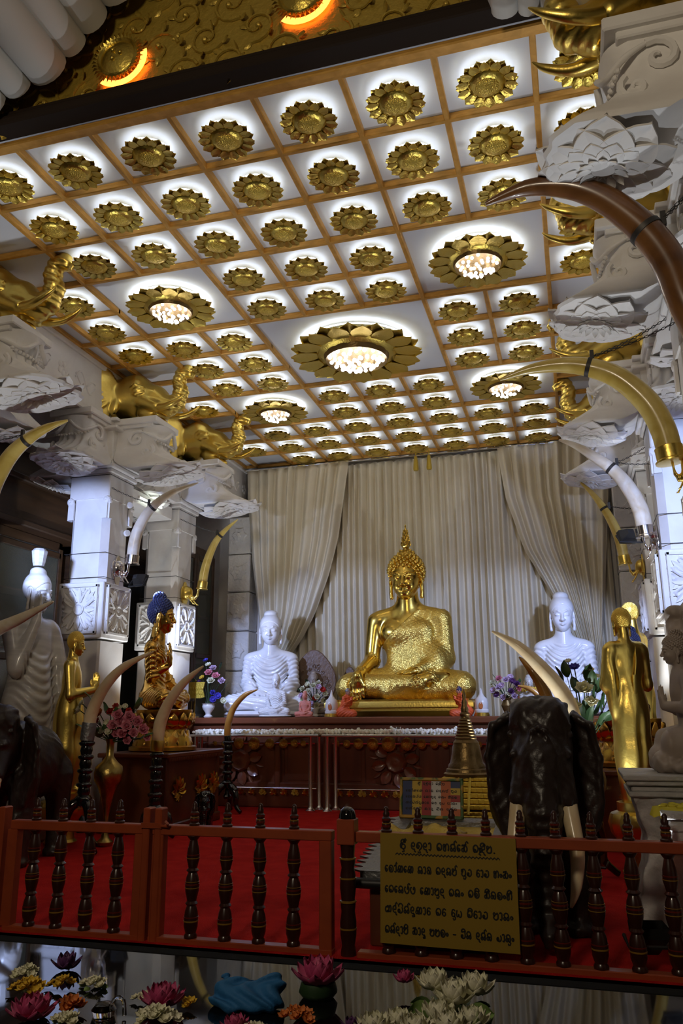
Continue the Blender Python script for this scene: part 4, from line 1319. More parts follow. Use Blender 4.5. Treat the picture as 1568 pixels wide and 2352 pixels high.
def monk(label, x, y, z, sc, rz, ped, sash, wid=.74, dep=.8, group='golden standing monks'):
    t = thing('golden_monk_statue', label, 'statue', (x, y, z), rz, group)
    hm = head_at(1.615, .275, tilt=R(6), y=-.02, wid=.92 / wid * .94)
    M = TR((0, 0, ped), (0, 0, 0), (sc * wid, sc * dep, sc))
    V, F = statue_mesh(BODY_MONK, hm, M)
    link_mesh('body', V, F, M_['gold_sheen'], t, 180)
    HV, HF = HAIRS['crop']
    link_mesh('hair', xf(xf(HV, hm), M), HF, M_['gold_sheen'], t, 60)
    if sash:
        b = MB()
        b.grid(lambda u, v: (-.028 + .056 * u + .02 * v, .178 + .004 * math.sin(PI * u) + .012 * (1 - v), 1.22 - .34 * v), 4, 10, thick=(0, .012, 0))
        b.tube([(-.10, .10, 1.50), (-.06, .155, 1.35), (-.01, .178, 1.2)], .012, 8, sub=4)
        b.V = [tuple(M @ Vector(v)) for v in b.V]
        b.build('sash', M_['gold_sheen'], t, 40)
    b = MB()
    r = .235
    b.lathe([(r * .80, 0), (r * .84, .03), (r * .70, .06), (r * .62, ped * .30), (r * .66, ped * .42), (r * .9, ped * .46), (r * 1.12, ped * .58), (r * 1.2, ped * .72), (r * 1.1, ped * .84), (r * .86, ped * .88), (r * .86, ped)], 32, mod=lambda a, zz: 1 + (.05 * abs(math.cos(8 * a)) if ped * .45 < zz < ped * .85 else 0))
    b.build('lotus_pedestal', M_['gold_sheen'], t, 35)
monk('golden monk statue on the left with pressed hands, seen in profile', -3.42, 8.98, 0.0, 1.03, R(116), .58, False)
monk('golden monk statue on the right seen from behind, sash down its back', 3.20, 8.66, 0.0, .985, R(-154), .655, True)
monk('pale gold statue with beaded hair behind the golden monk on the right', 3.50, 11.72, 0.0, 1.17, R(-120), .74, False)

# tall standing marble figure at the left edge
def standing_marble(h=.0165):
    s = SDF((-.72, -.58, -.02), (.78, .48, 2.66), h)
    s.chain([(0, 0, .08), (0, 0, .7), (0, 0, 1.2), (0, 0, 1.6)], [.34, .35, .36, .33], .12)
    s.ell((0, .0, .85), (.42, .28, .85), .14); s.ell((0, .0, 1.95), (.40, .24, .36), .12)
    s.rc((-.34, .02, 2.20), (.34, .02, 2.20), .145, .145, .12)
    s.rc((0, .02, 2.22), (0, 0, 2.56), .13, .115, .08)
    # right arm bent up to the cheek, left sleeve flowing down
    s.rc((-.44, .02, 2.16), (-.40, -.14, 1.68), .150, .125, .06)
    s.rc((-.40, -.14, 1.68), (-.24, -.33, 2.25), .125, .085, .06)
    s.hand((-.235, -.335, 2.24), (.10, .10, 1), (1, -.2, 0), .42, k=.025, curl=.05, side=-1, spread=.2)
    s.rc((.44, .02, 2.14), (.56, -.02, 1.72), .155, .15, .08)
    s.rc((.56, -.02, 1.72), (.50, -.22, 1.36), .15, .11, .08)
    s.ell((.50, -.02, 1.55), (.17, .20, .55), .12); s.ell((.42, 0, .85), (.14, .2, .75), .14)
    s.hand((.48, -.24, 1.36), (-.1, -.1, -1), (-1, 0, 0), .34, k=.025, curl=.2, side=1)
    for q in (-1, 1): s.ell((q * .15, -.22, .06), (.11, .24, .08), .04)
    X, Y, Z = s.xyz()
    a = np.abs(X - .02)
    ph = (Z - 1.1 * np.minimum(a, .4) ** 2 * 1.6) * 2 * PI / .13
    m = sstep(.15, .3, Z) * (1 - sstep(1.78, 1.95, Z)) * (X < .40) * (1 - sstep(.34, .42, np.abs(X + 0)))
    ph2 = (X * 1.0 + 0 * Z) * 2 * PI / .085
    m2 = sstep(.38, .46, X) * (1 - sstep(1.5, 1.9, Z)) * sstep(.15, .3, Z)
    s.D = (s.D + .014 * m * np.sin(ph) * (Y < .15) + .011 * m2 * np.sin(ph2)).astype(np.float32)
    return s.mesh()
t = thing('standing_marble_statue', 'tall grey marble standing statue at the left edge, hand raised to cheek', 'statue', (-4.12, 9.05, .0), R(74))
M = TR((0, 0, .42), (0, 0, 0), (.72, .86, 1.0))
hm = head_at(2.42, .50, tilt=R(6), turn=R(14), y=-.03, wid=1.28)
V, F = statue_mesh(standing_marble(), hm, M)
link_mesh('body', V, F, M_['marble'], t, 180)
HV, HF = HAIRS['smooth']
link_mesh('hair', xf(xf(HV, hm), M), HF, M_['marble'], t, 180)
b = MB()
b.lathe([(.085, 0), (.10, .05), (.125, .20), (.09, .235), (0, .24)], 10, M @ hm @ TR((0, .16, 1.20), (R(-6), 0, 0), 2.0))
b.build('topknot_block', M_['marble'], t, 25)
MB().box((0, 0, .21), (1.0, .8, .42), b=.03).build('plinth', M_['marble'], t, 0)
# ------------------------------------------------------------------ curtains, rail and tassels
def curtain(name, label, left, right, y, n, amp, nu, seed):
    """left/right: lists of (z, x) edges from top to bottom"""
    random.seed(seed)
    ph = [random.uniform(.75, 1.3) for _ in range(n)]
    cum = [0]
    for p in ph: cum.append(cum[-1] + p)
    tot = cum[-1]
    am = [random.uniform(.6, 1.2) for _ in range(n)]
    zs = [z for z, _ in left]
    def edge(E, z):
        for (z0, x0), (z1, x1) in zip(E[:-1], E[1:]):
            if z <= z0 and z >= z1:
                t = (z0 - z) / (z0 - z1)
                return x0 + (x1 - x0) * t
        return E[-1][1]
    w0 = right[0][1] - left[0][1]
    def fn(u, v):
        z = left[0][0] + (left[-1][0] - left[0][0]) * v
        a, b_ = edge(left, z), edge(right, z)
        s = u * tot
        k = min(n - 1, max(0, next((i for i in range(n) if cum[i + 1] >= s), n - 1)))
        f = (s - cum[k]) / ph[k]
        w = (b_ - a) / w0
        top = sstep(0, .03, np.float64(v))
        yy = y - (.5 - .5 * math.cos(2 * PI * f)) ** .8 * amp * am[k] * (.75 + .25 * min(w, 1)) + .012 * math.sin(9 * v + 5 * u)
        return (a + (b_ - a) * u + .006 * math.sin(7 * v + 11 * u), yy, z + (.03 * math.cos(2 * PI * f) * (1 - top)))
    b = MB().grid(fn, nu, 40, thick=(0, .012, 0))
    o = b.build(name, M_['curtain'], None, 180)
    return tag(o, label, 'curtain')
curtain('curtain', 'pleated beige curtain hanging behind the golden statue, centre panel', [(6.54, -3.4), (.01, -3.4)], [(6.54, 3.5), (.01, 3.5)], 15.42, 46, .14, 620, 4)
curtain('curtain', 'left swagged beige curtain gathered down towards the left white statue', [(6.53, -3.70), (5.87, -3.68), (4.6, -3.55), (3.5, -3.38), (2.86, -3.30), (1.3, -3.25)], [(6.53, -1.45), (5.7, -1.58), (4.94, -1.70), (4.2, -1.90), (3.46, -2.17), (2.95, -2.44), (2.63, -2.68), (1.3, -2.74)], 15.14, 10, .15, 240, 9)
curtain('curtain', 'right swagged beige curtain gathered down behind the right white statue', [(6.54, 1.55), (5.5, 1.66), (4.48, 1.95), (3.78, 2.31), (3.48, 2.45), (3.08, 2.62), (2.7, 2.75), (1.3, 2.8)], [(6.54, 3.72), (5.6, 3.56), (2.9, 3.24), (1.3, 3.2)], 15.14, 10, .15, 260, 12)
b = MB()
b.tube([(-3.72, 15.08, 6.52), (3.8, 15.08, 6.52)], .018, 8)
for i in range(45): b.tube([(-3.6 + i * .165, 15.08, 6.52), (-3.6 + i * .165, 15.16, 6.58)], .006, 4)
tag(b.build('curtain_rail', M_['chrome'], None, 40), 'slim metal curtain rail running under the end of the ceiling', 'curtain rail')
for k, x in enumerate((-.03, .235)):
    t = thing('tassel', 'golden tassel hanging from the curtain rail, %s one' % ('left', 'right')[k], 'tassel', (x, 14.96, 6.50), 0, 'golden tassels on the curtain rail')
    MB().tube([(0, .11, .03), (0, .02, .06), (0, 0, .03), (0, 0, -.04)], .008, 6).build('cord', M_['silk_gold'], t)
    MB().lathe([(0, -.34), (.045, -.34), (.05, -.30), (.036, -.12), (.028, -.10), (.034, -.07), (.02, -.04), (0, -.035)], 14, mod=lambda a, z: 1 + .1 * math.cos(7 * a)).build('fringe', M_['silk_gold'], t)

# ------------------------------------------------------------------ altar
t = thing('altar', 'long carved mahogany altar carrying the statues, red-brown top edge', 'altar', (0, 14.1, 0))
b = MB()
b.box((-.25, .0, 1.395), (7.7, 2.06, .11), b=.02)
b.build('altar_top', M_['wood_mid'], t, 0)
b = MB()
b.box((-.25, .05, .70), (7.5, 1.86, 1.28))
for x in (-3.55, -2.2, -1.35, .95, 2.25, 3.3):
    b.box((x, -.90, .73), (.10, .10, 1.10), b=.015)
b.box((-.25, -.91, 1.27), (7.55, .12, .14), b=.02); b.box((-.25, -.90, .20), (7.5, .08, .40), b=.02)
b.build('altar_body', M_['wood'], t, 0)
for x in (-1.78, .45, 1.6, -1.0):
    b = MB()
    b.box((x, -.895, .74), (.62, .03, .74), b=.012)
    b.box((x, -.905, .74), (.50, .03, .62), b=.012)
    b.build('panel', M_['wood'], t, 0)
def carved_flower(x, z, r):
    m = MB(); M = look((x, -.91, z), (0, -1, 0))
    m.lathe([(0, .05), (r * .12, .055), (r * .2, .045), (r * .34, .065), (r * .42, .03), (r * .44, 0)], 24, M, mod=lambda a, zz: 1 + .05 * math.cos(8 * a))
    for i in range(8): m.petal(r * .55, r * .2, M @ Matrix.Rotation(2 * PI * i / 8 + .2, 4, 'Z') @ TR((r * .42, 0, .01)), cup=.08, bend=.1, n=5)
    for i in range(8): m.petal(r * .35, r * .06, M @ Matrix.Rotation(2 * PI * (i + .5) / 8 + .2, 4, 'Z') @ TR((r * .72, 0, .005)), cup=.05, bend=.05, n=4)
    m.build('carved_flower', M_['wood_mid'], t, 40)
carved_flower(-.18, .74, .42); carved_flower(-2.88, .74, .42)
for (x, s_) in ((-3.288, .035), (-3.127, .045), (-2.857, .085), (-2.582, .10), (-2.302, .08), (-2.056, .075), (-1.865, .062), (-1.706, .05), (-1.131, .05), (-.962, .062), (-.765, .082), (-.526, .095), (-.261, .115), (.036, .10), (.273, .075), (.474, .065), (.646, .052), (1.181, .05), (1.4, .06), (1.65, .08)):
    m = MB().ball((x, -1.06, 1.025), s_ * .92, 16, 10)
    m.lathe([(s_ * .95, 0), (s_ * 1.05, s_ * .15), (s_ * .6, s_ * .3)], 14, look((x, -1.06, 1.025), (0, 1, 0)))
    m.build('gold_ball', M_['gold_bead'], t, 180)
b = MB()
b.tube([(-3.6, -1.05, 1.03), (-1.5, -1.05, 1.03)], .014, 8); b.tube([(-1.2, -1.05, 1.03), (1.9, -1.05, 1.03)], .014, 8)
for x in (-3.4, -2.45, -1.55, -1.15, -.1, .9, 1.8): b.tube([(x, -1.05, 1.03), (x, -.93, 1.03)], .012, 6)
b.build('ball_rail', M_['chrome'], t)
for k in range(26):
    x = -3.0 + .19 * k
    if -1.55 < x < -1.12: continue
    m = MB()
    for i in range(5):
        a = PI * i / 4
        m.petal(.085, .034, look((x, -.955, .235), (math.cos(a), -.4, math.sin(a) * .8)) @ Matrix.Rotation(-PI / 2, 4, 'Y'), cup=.2, n=4, th=.01)
    m.build('frieze_flower', M_['gold_red'] if k % 3 else M_['gold_bead'], t, 35)
b = MB()
b.tube([(-3.5, -.99, .315), (-1.5, -.99, .315)], .011, 8); b.tube([(-1.18, -.99, .315), (1.9, -.99, .315)], .011, 8)
for x in (-3.3, -1.6, -1.1, 1.6): b.tube([(x, -.99, .315), (x, -.90, .315)], .01, 6)
b.build('foot_rail', M_['chrome'], t)

# offering trays on chrome posts in front of the altar
def rack(label, x0, x1, posts):
    t = thing('offering_rack', label, 'offering rack', ((x0 + x1) / 2, 12.80, 0), 0, 'offering racks')
    cx = (x0 + x1) / 2
    MB().box((0, 0, 1.165), (x1 - x0, .42, .035), b=.01).build('tray', M_['chrome'], t, 0)
    for x, y in posts:
        m = MB().lathe([(.075, 0), (.078, .02), (.05, .045), (.036, .06), (.031, .08), (.031, 1.13), (.034, 1.14), (.034, 1.15)], 16, TR((x - cx, y - 12.80, 0)))
        m.build('post', M_['chrome'], t, 40)
rack('left chrome offering rack before the altar, tray full of white blossoms', -3.56, -1.30, [(-1.48, 12.74), (-1.40, 12.95), (-3.5, 12.74), (-3.5, 12.95)])
rack('right chrome offering rack before the altar, tray full of white blossoms', -1.26, 2.6, [(-1.20, 12.74), (-1.12, 12.95), (1.06, 12.90), (2.5, 12.74)])
random.seed(21)
b = MB()
for i in range(1500):
    x = random.uniform(-3.53, 2.55); y = random.uniform(12.62, 12.98)
    b.ball((x, y, 1.183 + .018 + random.random() * .045), .019 + random.random() * .012, 5, 4)
tag(b.build('loose_blossoms', M_['jasmine'], None, 180), 'white blossoms strewn along both offering trays before the altar', 'blossoms', kind='stuff')
for k, (x, s_, lab) in enumerate(((-1.05, .075, 'little heap of white blossoms on the tray, beside the chrome posts'), (-.68, .06, 'small heap of white blossoms on tray below the left kneeling figurine'), (-.14, .08, 'rounded heap of white blossoms on the tray next to the glass'), (.33, .06, 'flat heap of white blossoms on tray below the golden base'), (.90, .09, 'heap of white blossoms on the tray behind the bronze spire'))):
    b = MB(); random.seed(k)
    for i in range(40):
        a = random.random() * 6.28; q = s_ * math.sqrt(random.random())
        b.ball((q * math.cos(a), q * math.sin(a), (s_ - q) * 1.1 * random.random() + .02), .022, 6, 4)
    o = b.build('blossom_heap', M_['jasmine'], None, 180); o.location = (x, 12.76, 1.20)
    tag(o, lab, 'blossoms', 'blossom heaps on the tray')
o = MB().lathe([(.034, 0), (.04, .1), (.05, .12), (.046, .12), (.036, .012), (0, .012)], 16).build('water_glass', M_['clear']); o.location = (-.05, 12.84, 1.184)
tag(o, 'small clear drinking glass on the blossom tray', 'glass')

# ------------------------------------------------------------------ little things on the altar
def mini_stupa(label, x, y):
    t = thing('miniature_stupa', label, 'stupa', (x, y, 1.452), 0, 'miniature stupas on the altar')
    MB().lathe([(.125, 0), (.125, .03), (.115, .035), (.115, .055)], 24).build('base', M_['gold_sheen'], t)
    MB().lathe([(.112, .055), (.115, .09), (.10, .11), (.106, .13), (.108, .20), (.095, .27), (.055, .305), (.05, .32), (.042, .325), (.04, .335), (.028, .35), (.012, .42), (0, .445)], 24).build('dome', M_['white_ceramic'], t)
    m = MB().lathe([(0, .012), (.030, .012), (.036, 0)], 16, look((0, -.098, .165), (0, -1, .1)) @ TR((0, 0, 0), (0, 0, 0), (1, 1.75, 1)))
    m.build('niche', M_['petal_orange'], t)
mini_stupa('miniature white stupa with orange niche on the altar, left of the golden base', -1.29, 13.30)
mini_stupa('miniature white stupa with orange niche on the altar, right of the golden base', 1.22, 13.30)

def kneeler(h=.0075):
    s = SDF((-.20, -.26, -.01), (.20, .26, .50), h)
    s.rc((0, .10, .06), (0, -.14, .05), .08, .065, .05); s.ell((0, .08, .08), (.10, .13, .075), .04)
    s.chain([(0, .06, .10), (0, .02, .22), (0, -.01, .30)], [.085, .075, .06], .04)
    s.rc((-.06, 0, .31), (.06, 0, .31), .035, .035, .03)
    for q in (-1, 1):
        s.rc((q * .078, 0, .30), (q * .09, -.03, .20), .03, .025, .015); s.rc((q * .09, -.03, .20), (q * .015, -.10, .27), .024, .016, .015)
        s.bare = True; s.hand((q * .013, -.105, .265), (0, -.12, 1), (-q, 0, 0), .075, k=.006, side=q); s.bare = False
    s.rc((0, 0, .31), (0, -.015, .36), .03, .027, .02)
    X, Y, Z = s.xyz()
    s.D = (s.D + .003 * np.sin((Z + .6 * Y) * 150)).astype(np.float32)
    return s
ks = kneeler(); KB = ks.mesh()
def kneeling(label, x, y, rz, hairm):
    t = thing('kneeling_figurine', label, 'figurine', (x, y, 1.452), rz, 'kneeling figurines on the altar')
    link_mesh('body', KB[0], KB[1], M_['orange_robe'], t, 180)
    hm = head_at(.355, .105, tilt=R(16), y=-.02)
    link_mesh('head', xf(HEAD[0], hm), HEAD[1], M_['skin'], t, 180)
    link_mesh('hair', xf(HAIRS['smooth'][0], hm @ Matrix.Diagonal((1.02, 1.02, .92, 1))), HAIRS['smooth'][1], hairm, t, 180)
kneeling('orange-robed kneeling figurine with pressed hands at the left of the golden base', -1.02, 13.27, R(68), M_['steel'])
kneeling('orange-robed kneeling figurine with blue hair at the right of the golden base', .90, 13.27, R(-62), M_['blue_hair'])

# carved leaf-shaped aureoles behind, a small brown figure in front of the larger one
def leaf_halo(label, x, y, z, w, h, rz):
    t = thing('carved_aureole', label, 'carving', (x, y, z), rz)
    P = []
    for i in range(40):
        a = 2 * PI * i / 40
        P.append((w * math.sin(a) * (1 - .30 * math.cos(a)) * .56, h * (.42 - .42 * math.cos(a)) + (h * .16 * max(0, -math.cos(a)) ** 6)))
    M = Matrix.Rotation(PI / 2, 4, 'X')
    m = MB().prism(P, .05, M, b=.015)
    m.build('panel', M_['screen_brown'], t, 30)
    f = MB(); random.seed(int(w * 1000))
    for k in range(40):
        a = random.random() * 6.28; q = random.uniform(.30, .43)
        cx, cz = w * q * math.sin(a) * 1.02, h * (.45 - q * .85 * math.cos(a))
        f.tube([(cx + .055 * w * (1 - j / 12) * math.cos(j * .62 + a), -.055, cz + .055 * w * (1 - j / 12) * math.sin(j * .62 + a)) for j in range(12)], .008 + .008 * w, 5)
    f.build('filigree', M_['screen_brown'], t, 60)
    return t
leaf_halo('large brown leaf-shaped filigree aureole behind the flowers, left of golden statue', -1.97, 14.45, 1.452, .72, 1.22, R(8))
leaf_halo('small dark leaf-shaped filigree carving behind the golden knee', -1.40, 14.9, 1.452, .30, .92, 0)
white_seated('small brown seated figure before the large filigree aureole', -1.93, 14.28, 1.452, .28, R(6), M_['stone_brown'], 'small figurines on the altar')

# ------------------------------------------------------------------ flowers
def blossom(m, M, r, n=8, layers=2, wf=.42):
    for k in range(layers):
        rr = r * (1 - .28 * k)
        for i in range(n):
            m.petal(rr * .92, rr * wf, M @ Matrix.Rotation(2 * PI * (i + .5 * k) / n, 4, 'Z') @ TR((r * .06, 0, .02 * r * k), (0, R(-14 - 22 * k), 0)), cup=.25, n=4)
    m.ball((0, 0, r * .12), (r * .2, r * .2, r * .16), 8, 5, M)
def ruffle(m, M, r, seed):
    rn = random.Random(seed)
    for k in range(4):
        for i in range(6):
            m.petal(r * (.95 - .15 * k), r * .42, M @ Matrix.Rotation(2 * PI * i / 6 + k * .5 + rn.random() * .3, 4, 'Z') @ TR((r * .05, 0, 0), (0, R(-8 - 22 * k + rn.uniform(-8, 8)), 0)), cup=.3, bend=.1, n=4)
def leafm(m, p, d, L, W, roll=0):
    m.petal(L, W, look(p, d) @ Matrix.Rotation(roll, 4, 'Z') @ Matrix.Rotation(-PI / 2, 4, 'Y'), cup=.12, bend=-.08, n=5)
def flower(t, p, d, r, matl, kind='b', seed=0, foot=None):
    m = MB()
    if kind == 'r': ruffle(m, look(p, d), r, seed)
    else: blossom(m, look(p, d), r, 9 if kind == 'd' else 7)
    o = m.build('flower', M_[matl], t, 180)
    if foot is not None:
        s = MB().tube([foot, ((foot[0] + p[0]) / 2, (foot[1] + p[1]) / 2, foot[2] * .4 + p[2] * .6), p], .006, 5, sub=3)
        s.build('stem', M_['leaf_dark'], o)
def vase_flowers(name, label, loc, vase_prof, vmat, flowers, leaves, mouth, lmat='leaf', group=None, seed=1):
    t = thing(name, label, 'flowers', loc, 0, group)
    if vase_prof: MB().lathe(vase_prof, 28).build('vase', M_[vmat], t, 40)
    for k, (p, r, mt, kd) in enumerate(flowers):
        flower(t, p, (p[0] * 1.2, -.55, max(.25, p[2] - mouth)), r, mt, kd, seed + k, (0, 0, mouth - .02))
    rn = random.Random(seed)
    m = MB()
    for (p, L, W) in leaves:
        a = rn.random() * 6.28
        leafm(m, p, (p[0] + .2 * math.cos(a), p[1] - .2 + .2 * math.sin(a), p[2] - mouth + .15), L, W, a)
        m.tube([(0, 0, mouth - .02), (p[0] * .5, p[1] * .5, mouth + (p[2] - mouth) * .4), p], .005, 4, sub=2)
    if leaves: m.build('foliage', M_[lmat], t, 180)
    return t
rn = random.Random(8)
def cloud(n, cx, cy, cz, rx, ry, rz):
    out = []
    for i in range(n):
        z = 1 - 2 * (i + .5) / n; a = 2.4 * i; q = math.sqrt(max(0, 1 - z * z))
        out.append((cx + rx * q * math.cos(a), cy - abs(ry * q * math.sin(a)) , cz + rz * z))
    return out
W_, PK, LI, PU, BL, RE, YE, OR = 'petal_white', 'petal_rose', 'petal_lilac', 'petal_purple', 'petal_blue', 'petal_red', 'petal_yellow', 'petal_orange'
# bouquet between the left white statue and the aureole
fl = [(p, .062, (W_, W_, W_, LI, W_, RE)[i % 6], 'd' if i % 2 else 'r') for i, p in enumerate(cloud(17, 0, -.02, .38, .23, .14, .20))]
vase_flowers('flower_vase', 'white and cream flower bouquet in a vase before the filigree aureole', (-1.70, 13.62, 1.452), [(.06, 0), (.07, .02), (.05, .05), (.085, .14), (.06, .2), (.08, .23)], 'white_ceramic', fl, [((x, -.02, z), .10, .03) for x, z in ((-.2, .25), (.18, .26), (-.24, .42), (.05, .55), (.22, .45), (-.1, .56), (0, .3))], .22, 'leaf_dark')
# back-left vase with pink, lilac and blue flowers
fl = [((-.06, -.05, .98), .06, BL, 'd'), ((.0, -.06, .90), .065, W_, 'd'), ((.10, -.07, .84), .075, LI, 'r'), ((.03, -.1, .76), .085, PK, 'r'), ((.16, -.08, .70), .085, PK, 'r'), ((.25, -.04, .62), .075, LI, 'r'), ((.08, -.1, .62), .08, W_, 'r'), ((-.10, -.08, .68), .06, YE, 'd'), ((-.16, -.06, .60), .06, PU, 'r'), ((.20, -.06, .36), .075, BL, 'd'), ((.12, -.07, .30), .075, BL, 'd'), ((.30, -.05, .28), .07, W_, 'd'), ((.10, -.05, .42), .06, BL, 'r')]
vase_flowers('flower_vase', 'pink, lilac and blue flowers in a small white urn, back left', (-3.56, 13.30, 1.452), [(.07, 0), (.08, .02), (.045, .05), (.05, .08), (.10, .15), (.11, .19), (.10, .22), (.12, .24)], 'white_ceramic', fl, [((x, -.02, z), .12, .03) for x, z in ((-.25, .6), (.3, .5), (-.2, .45), (-.28, .75), (.2, .85), (0, .55))], .22, 'leaf_dark', None, 30)
# right vase
fl = [(p, .062, (LI, PK, LI, PU, W_, PU, LI)[i % 7], 'r' if i % 3 else 'd') for i, p in enumerate(cloud(15, 0, -.02, .44, .22, .13, .17))]
vase_flowers('flower_vase', 'lilac, purple and white flowers in a vase beside the right mini stupa', (1.62, 13.34, 1.452), [(.06, 0), (.07, .02), (.05, .05), (.09, .16), (.06, .24), (.08, .28)], 'bronze', fl, [((x, -.02, z), .11, .03) for x, z in ((-.2, .3), (.15, .28), (.2, .5), (-.15, .55))], .27, 'leaf')
# garlanded figure by the right vase
o = MB().tube([(.11 * math.cos(a), .11 * math.sin(a) * .5 - .02, .06 + .02 * math.sin(5 * a)) for a in [2 * PI * i / 20 for i in range(21)]], .022, 7).build('flower_garland', M_['petal_yellow'], None, 180)
o.location = (1.98, 13.30, 1.80); tag(o, 'yellow flower garland round the grey figurine near the right vase', 'garland')
white_seated('small red and gold seated figurine behind the grey garlanded figurine', 1.92, 13.60, 1.452, .19, 0, M_['orange_robe'], 'small figurines on the altar', M_['gold_sheen'])
# golden embossed banner on its stand
t = thing('banner', 'golden embossed banner with a notched edge beside the back left flowers', 'banner', (-3.78, 13.18, 1.452))
b = MB()
b.prism([(-.20, -.14), (.13, -.14), (.20, -.12), (.165, .0), (.20, .14), (-.20, .14)], .025, TR((0, .01, .47), (PI / 2, 0, 0)))
for i in range(14):
    a = i * .9
    b.ball((-.12 + .045 * (i % 7), -.018, .42 + .08 * (i // 7)), (.02, .01, .03), 8, 5)
b.build('cloth', M_['silk_gold'], t, 30)
MB().lathe([(.08, 0), (.08, .02), (.012, .03), (.012, .62), (.02, .63), (0, .66)], 12, TR((-.0, .03, 0))).build('pole', M_['brass'], t)
# ------------------------------------------------------------------ tables, pedestals
def carved_table(label, x0, x1, y0, y1, z, sx):
    t = thing('carved_table', label, 'table', ((x0 + x1) / 2, (y0 + y1) / 2, 0), 0, 'carved wooden tables')
    w, d = x1 - x0, y1 - y0
    MB().box((0, 0, z - .03), (w + .06, d + .06, .06), b=.012).build('table_top', M_['wood_mid'], t, 0)
    b = MB().box((0, 0, z / 2 - .03), (w - .06, d - .06, z - .06))
    for qx in (-1, 1):
        for qy in (-1, 1): b.box((qx * (w / 2 - .06), qy * (d / 2 - .06), z / 2 - .03), (.09, .09, z - .06), b=.012)
    b.box((0, 0, .06), (w + .02, d + .02, .12), b=.012)
    b.build('body', M_['wood'], t, 0)
    m = MB()
    n = int(d / .05)
    for i in range(n):
        y = -d / 2 + d * (i + .5) / n
        m.prism([(-.022, 0), (0, -.045), (.022, 0)], .012, Matrix.Translation((sx * (w / 2 + .018), y, z - .06)) @ Matrix.Rotation(PI / 2, 4, 'Z') @ Matrix.Rotation(PI / 2, 4, 'X'))
    m.build('fringe_trim', M_['wood_mid'], t, 0)
    for y in (-d * .28, d * .12, d * .36):
        m = MB(); M = look((sx * (w / 2 - .03), y, z * .5), (sx, 0, 0))
        for i in range(7):
            a = PI * i / 6 - PI / 2
            m.petal(.17, .04, M @ Matrix.Rotation(a + PI / 2, 4, 'Z') @ TR((.03, 0, 0)), cup=.1, bend=.1, n=5, th=.012)
            m.petal(.10, .03, M @ Matrix.Rotation(a - PI / 2, 4, 'Z') @ TR((.03, 0, 0)), cup=.1, bend=.1, n=4, th=.012)
        m.build('carving', M_['gold_red'], t, 40)
carved_table('carved mahogany table under the left gilt seated statue', -3.50, -2.50, 9.86, 11.55, 1.01, 1)
carved_table('dark wooden table under the right gilt seated statue, behind the golden monk', 2.78, 3.74, 9.95, 11.4, .86, -1)

t = thing('marble_pedestal', 'carved grey marble pedestal at the right edge carrying the kneeling stone figure', 'pedestal', (3.34, 6.42, 0))
b = MB()
for z, ins, h in ((1.065, 0, .04), (1.03, .02, .035), (.99, .05, .04), (.955, .03, .035)): b.box((0, 0, z), (.75 - 2 * ins, .75 - 2 * ins, h), b=.008)
b.build('top_slab', M_['ped_stone'], t, 0)
s = SDF((-.55, -.55, -.02), (.55, .55, .97), .018)
s.chain([(0, 0, .93), (0, 0, .93)], [.1, .1])
def _pf(X, Y, Z):
    r = .42 - .10 * np.exp(-((Z - .62) / .25) ** 2) - .02 * sstep(.2, .0, Z) + .03 * np.exp(-((Z - .12) / .09) ** 2)
    q = np.maximum(np.abs(X), np.abs(Y)) - r
    return np.maximum(q * .8, np.maximum(Z - .945, -Z)) + .012 * np.sin(X * 24 + 3 * np.sin(Z * 9)) * np.sin(Z * 22 + Y * 14)
s.put(_pf, (-.5, -.5, 0), (.5, .5, .95), .02)
PV, PF = s.mesh(); link_mesh('carved_body', xf(PV, TR((0, 0, 0), (0, 0, 0), (.79, .79, 1))), PF, M_['ped_stone'], t, 60)
t = thing('marble_step', 'moulded marble block under the yellow crochet cloth at the right edge', 'pedestal', (3.56, 5.84, 0))
b = MB()
for z, w, d, h in ((.42, .72, .36, .84), (.87, .80, .40, .05), (.80, .77, .39, .05), (.66, .76, .38, .04), (.05, .8, .4, .10)): b.box((0, 0, z), (w, d, h), b=.01)
for i in range(13): b.ball((-.36 + i * .06, -.19, .70), .018, 8, 5)
b.build('block', M_['ped_stone'], t, 30)
m = MB()
n = 40
top = [(.36 * math.cos(2 * PI * i / n) * (1 + .05 * math.cos(10 * 2 * PI * i / n)), .19 * math.sin(2 * PI * i / n), 0) for i in range(n)]
V = [(0, 0, .012)] + [(x * .7, y * .8, .012) for x, y, _ in top] + [(x, y, .008) for x, y, _ in top] + [(x * 1.06, y * 1.10, -.045 - .015 * (i % 2)) for i, (x, y, _) in enumerate(top)]
F = [(0, 1 + i, 1 + (i + 1) % n) for i in range(n)] + [(1 + k * n + i, 1 + (k + 1) * n + i, 1 + (k + 1) * n + (i + 1) % n, 1 + k * n + (i + 1) % n) for k in range(2) for i in range(n)]
m.add(V, F)
for i in range(60):
    a = 2.4 * i; q = math.sqrt(i / 60)
    m.ball((.33 * q * math.cos(a), .17 * q * math.sin(a), .015), (.028, .02, .010), 6, 4)
o = m.build('crochet_cloth', M_['red_white'], None, 180); o.location = (3.50, 5.84, .90)
tag(o, 'yellow crochet cloth laid on the marble block at the right edge', 'cloth')

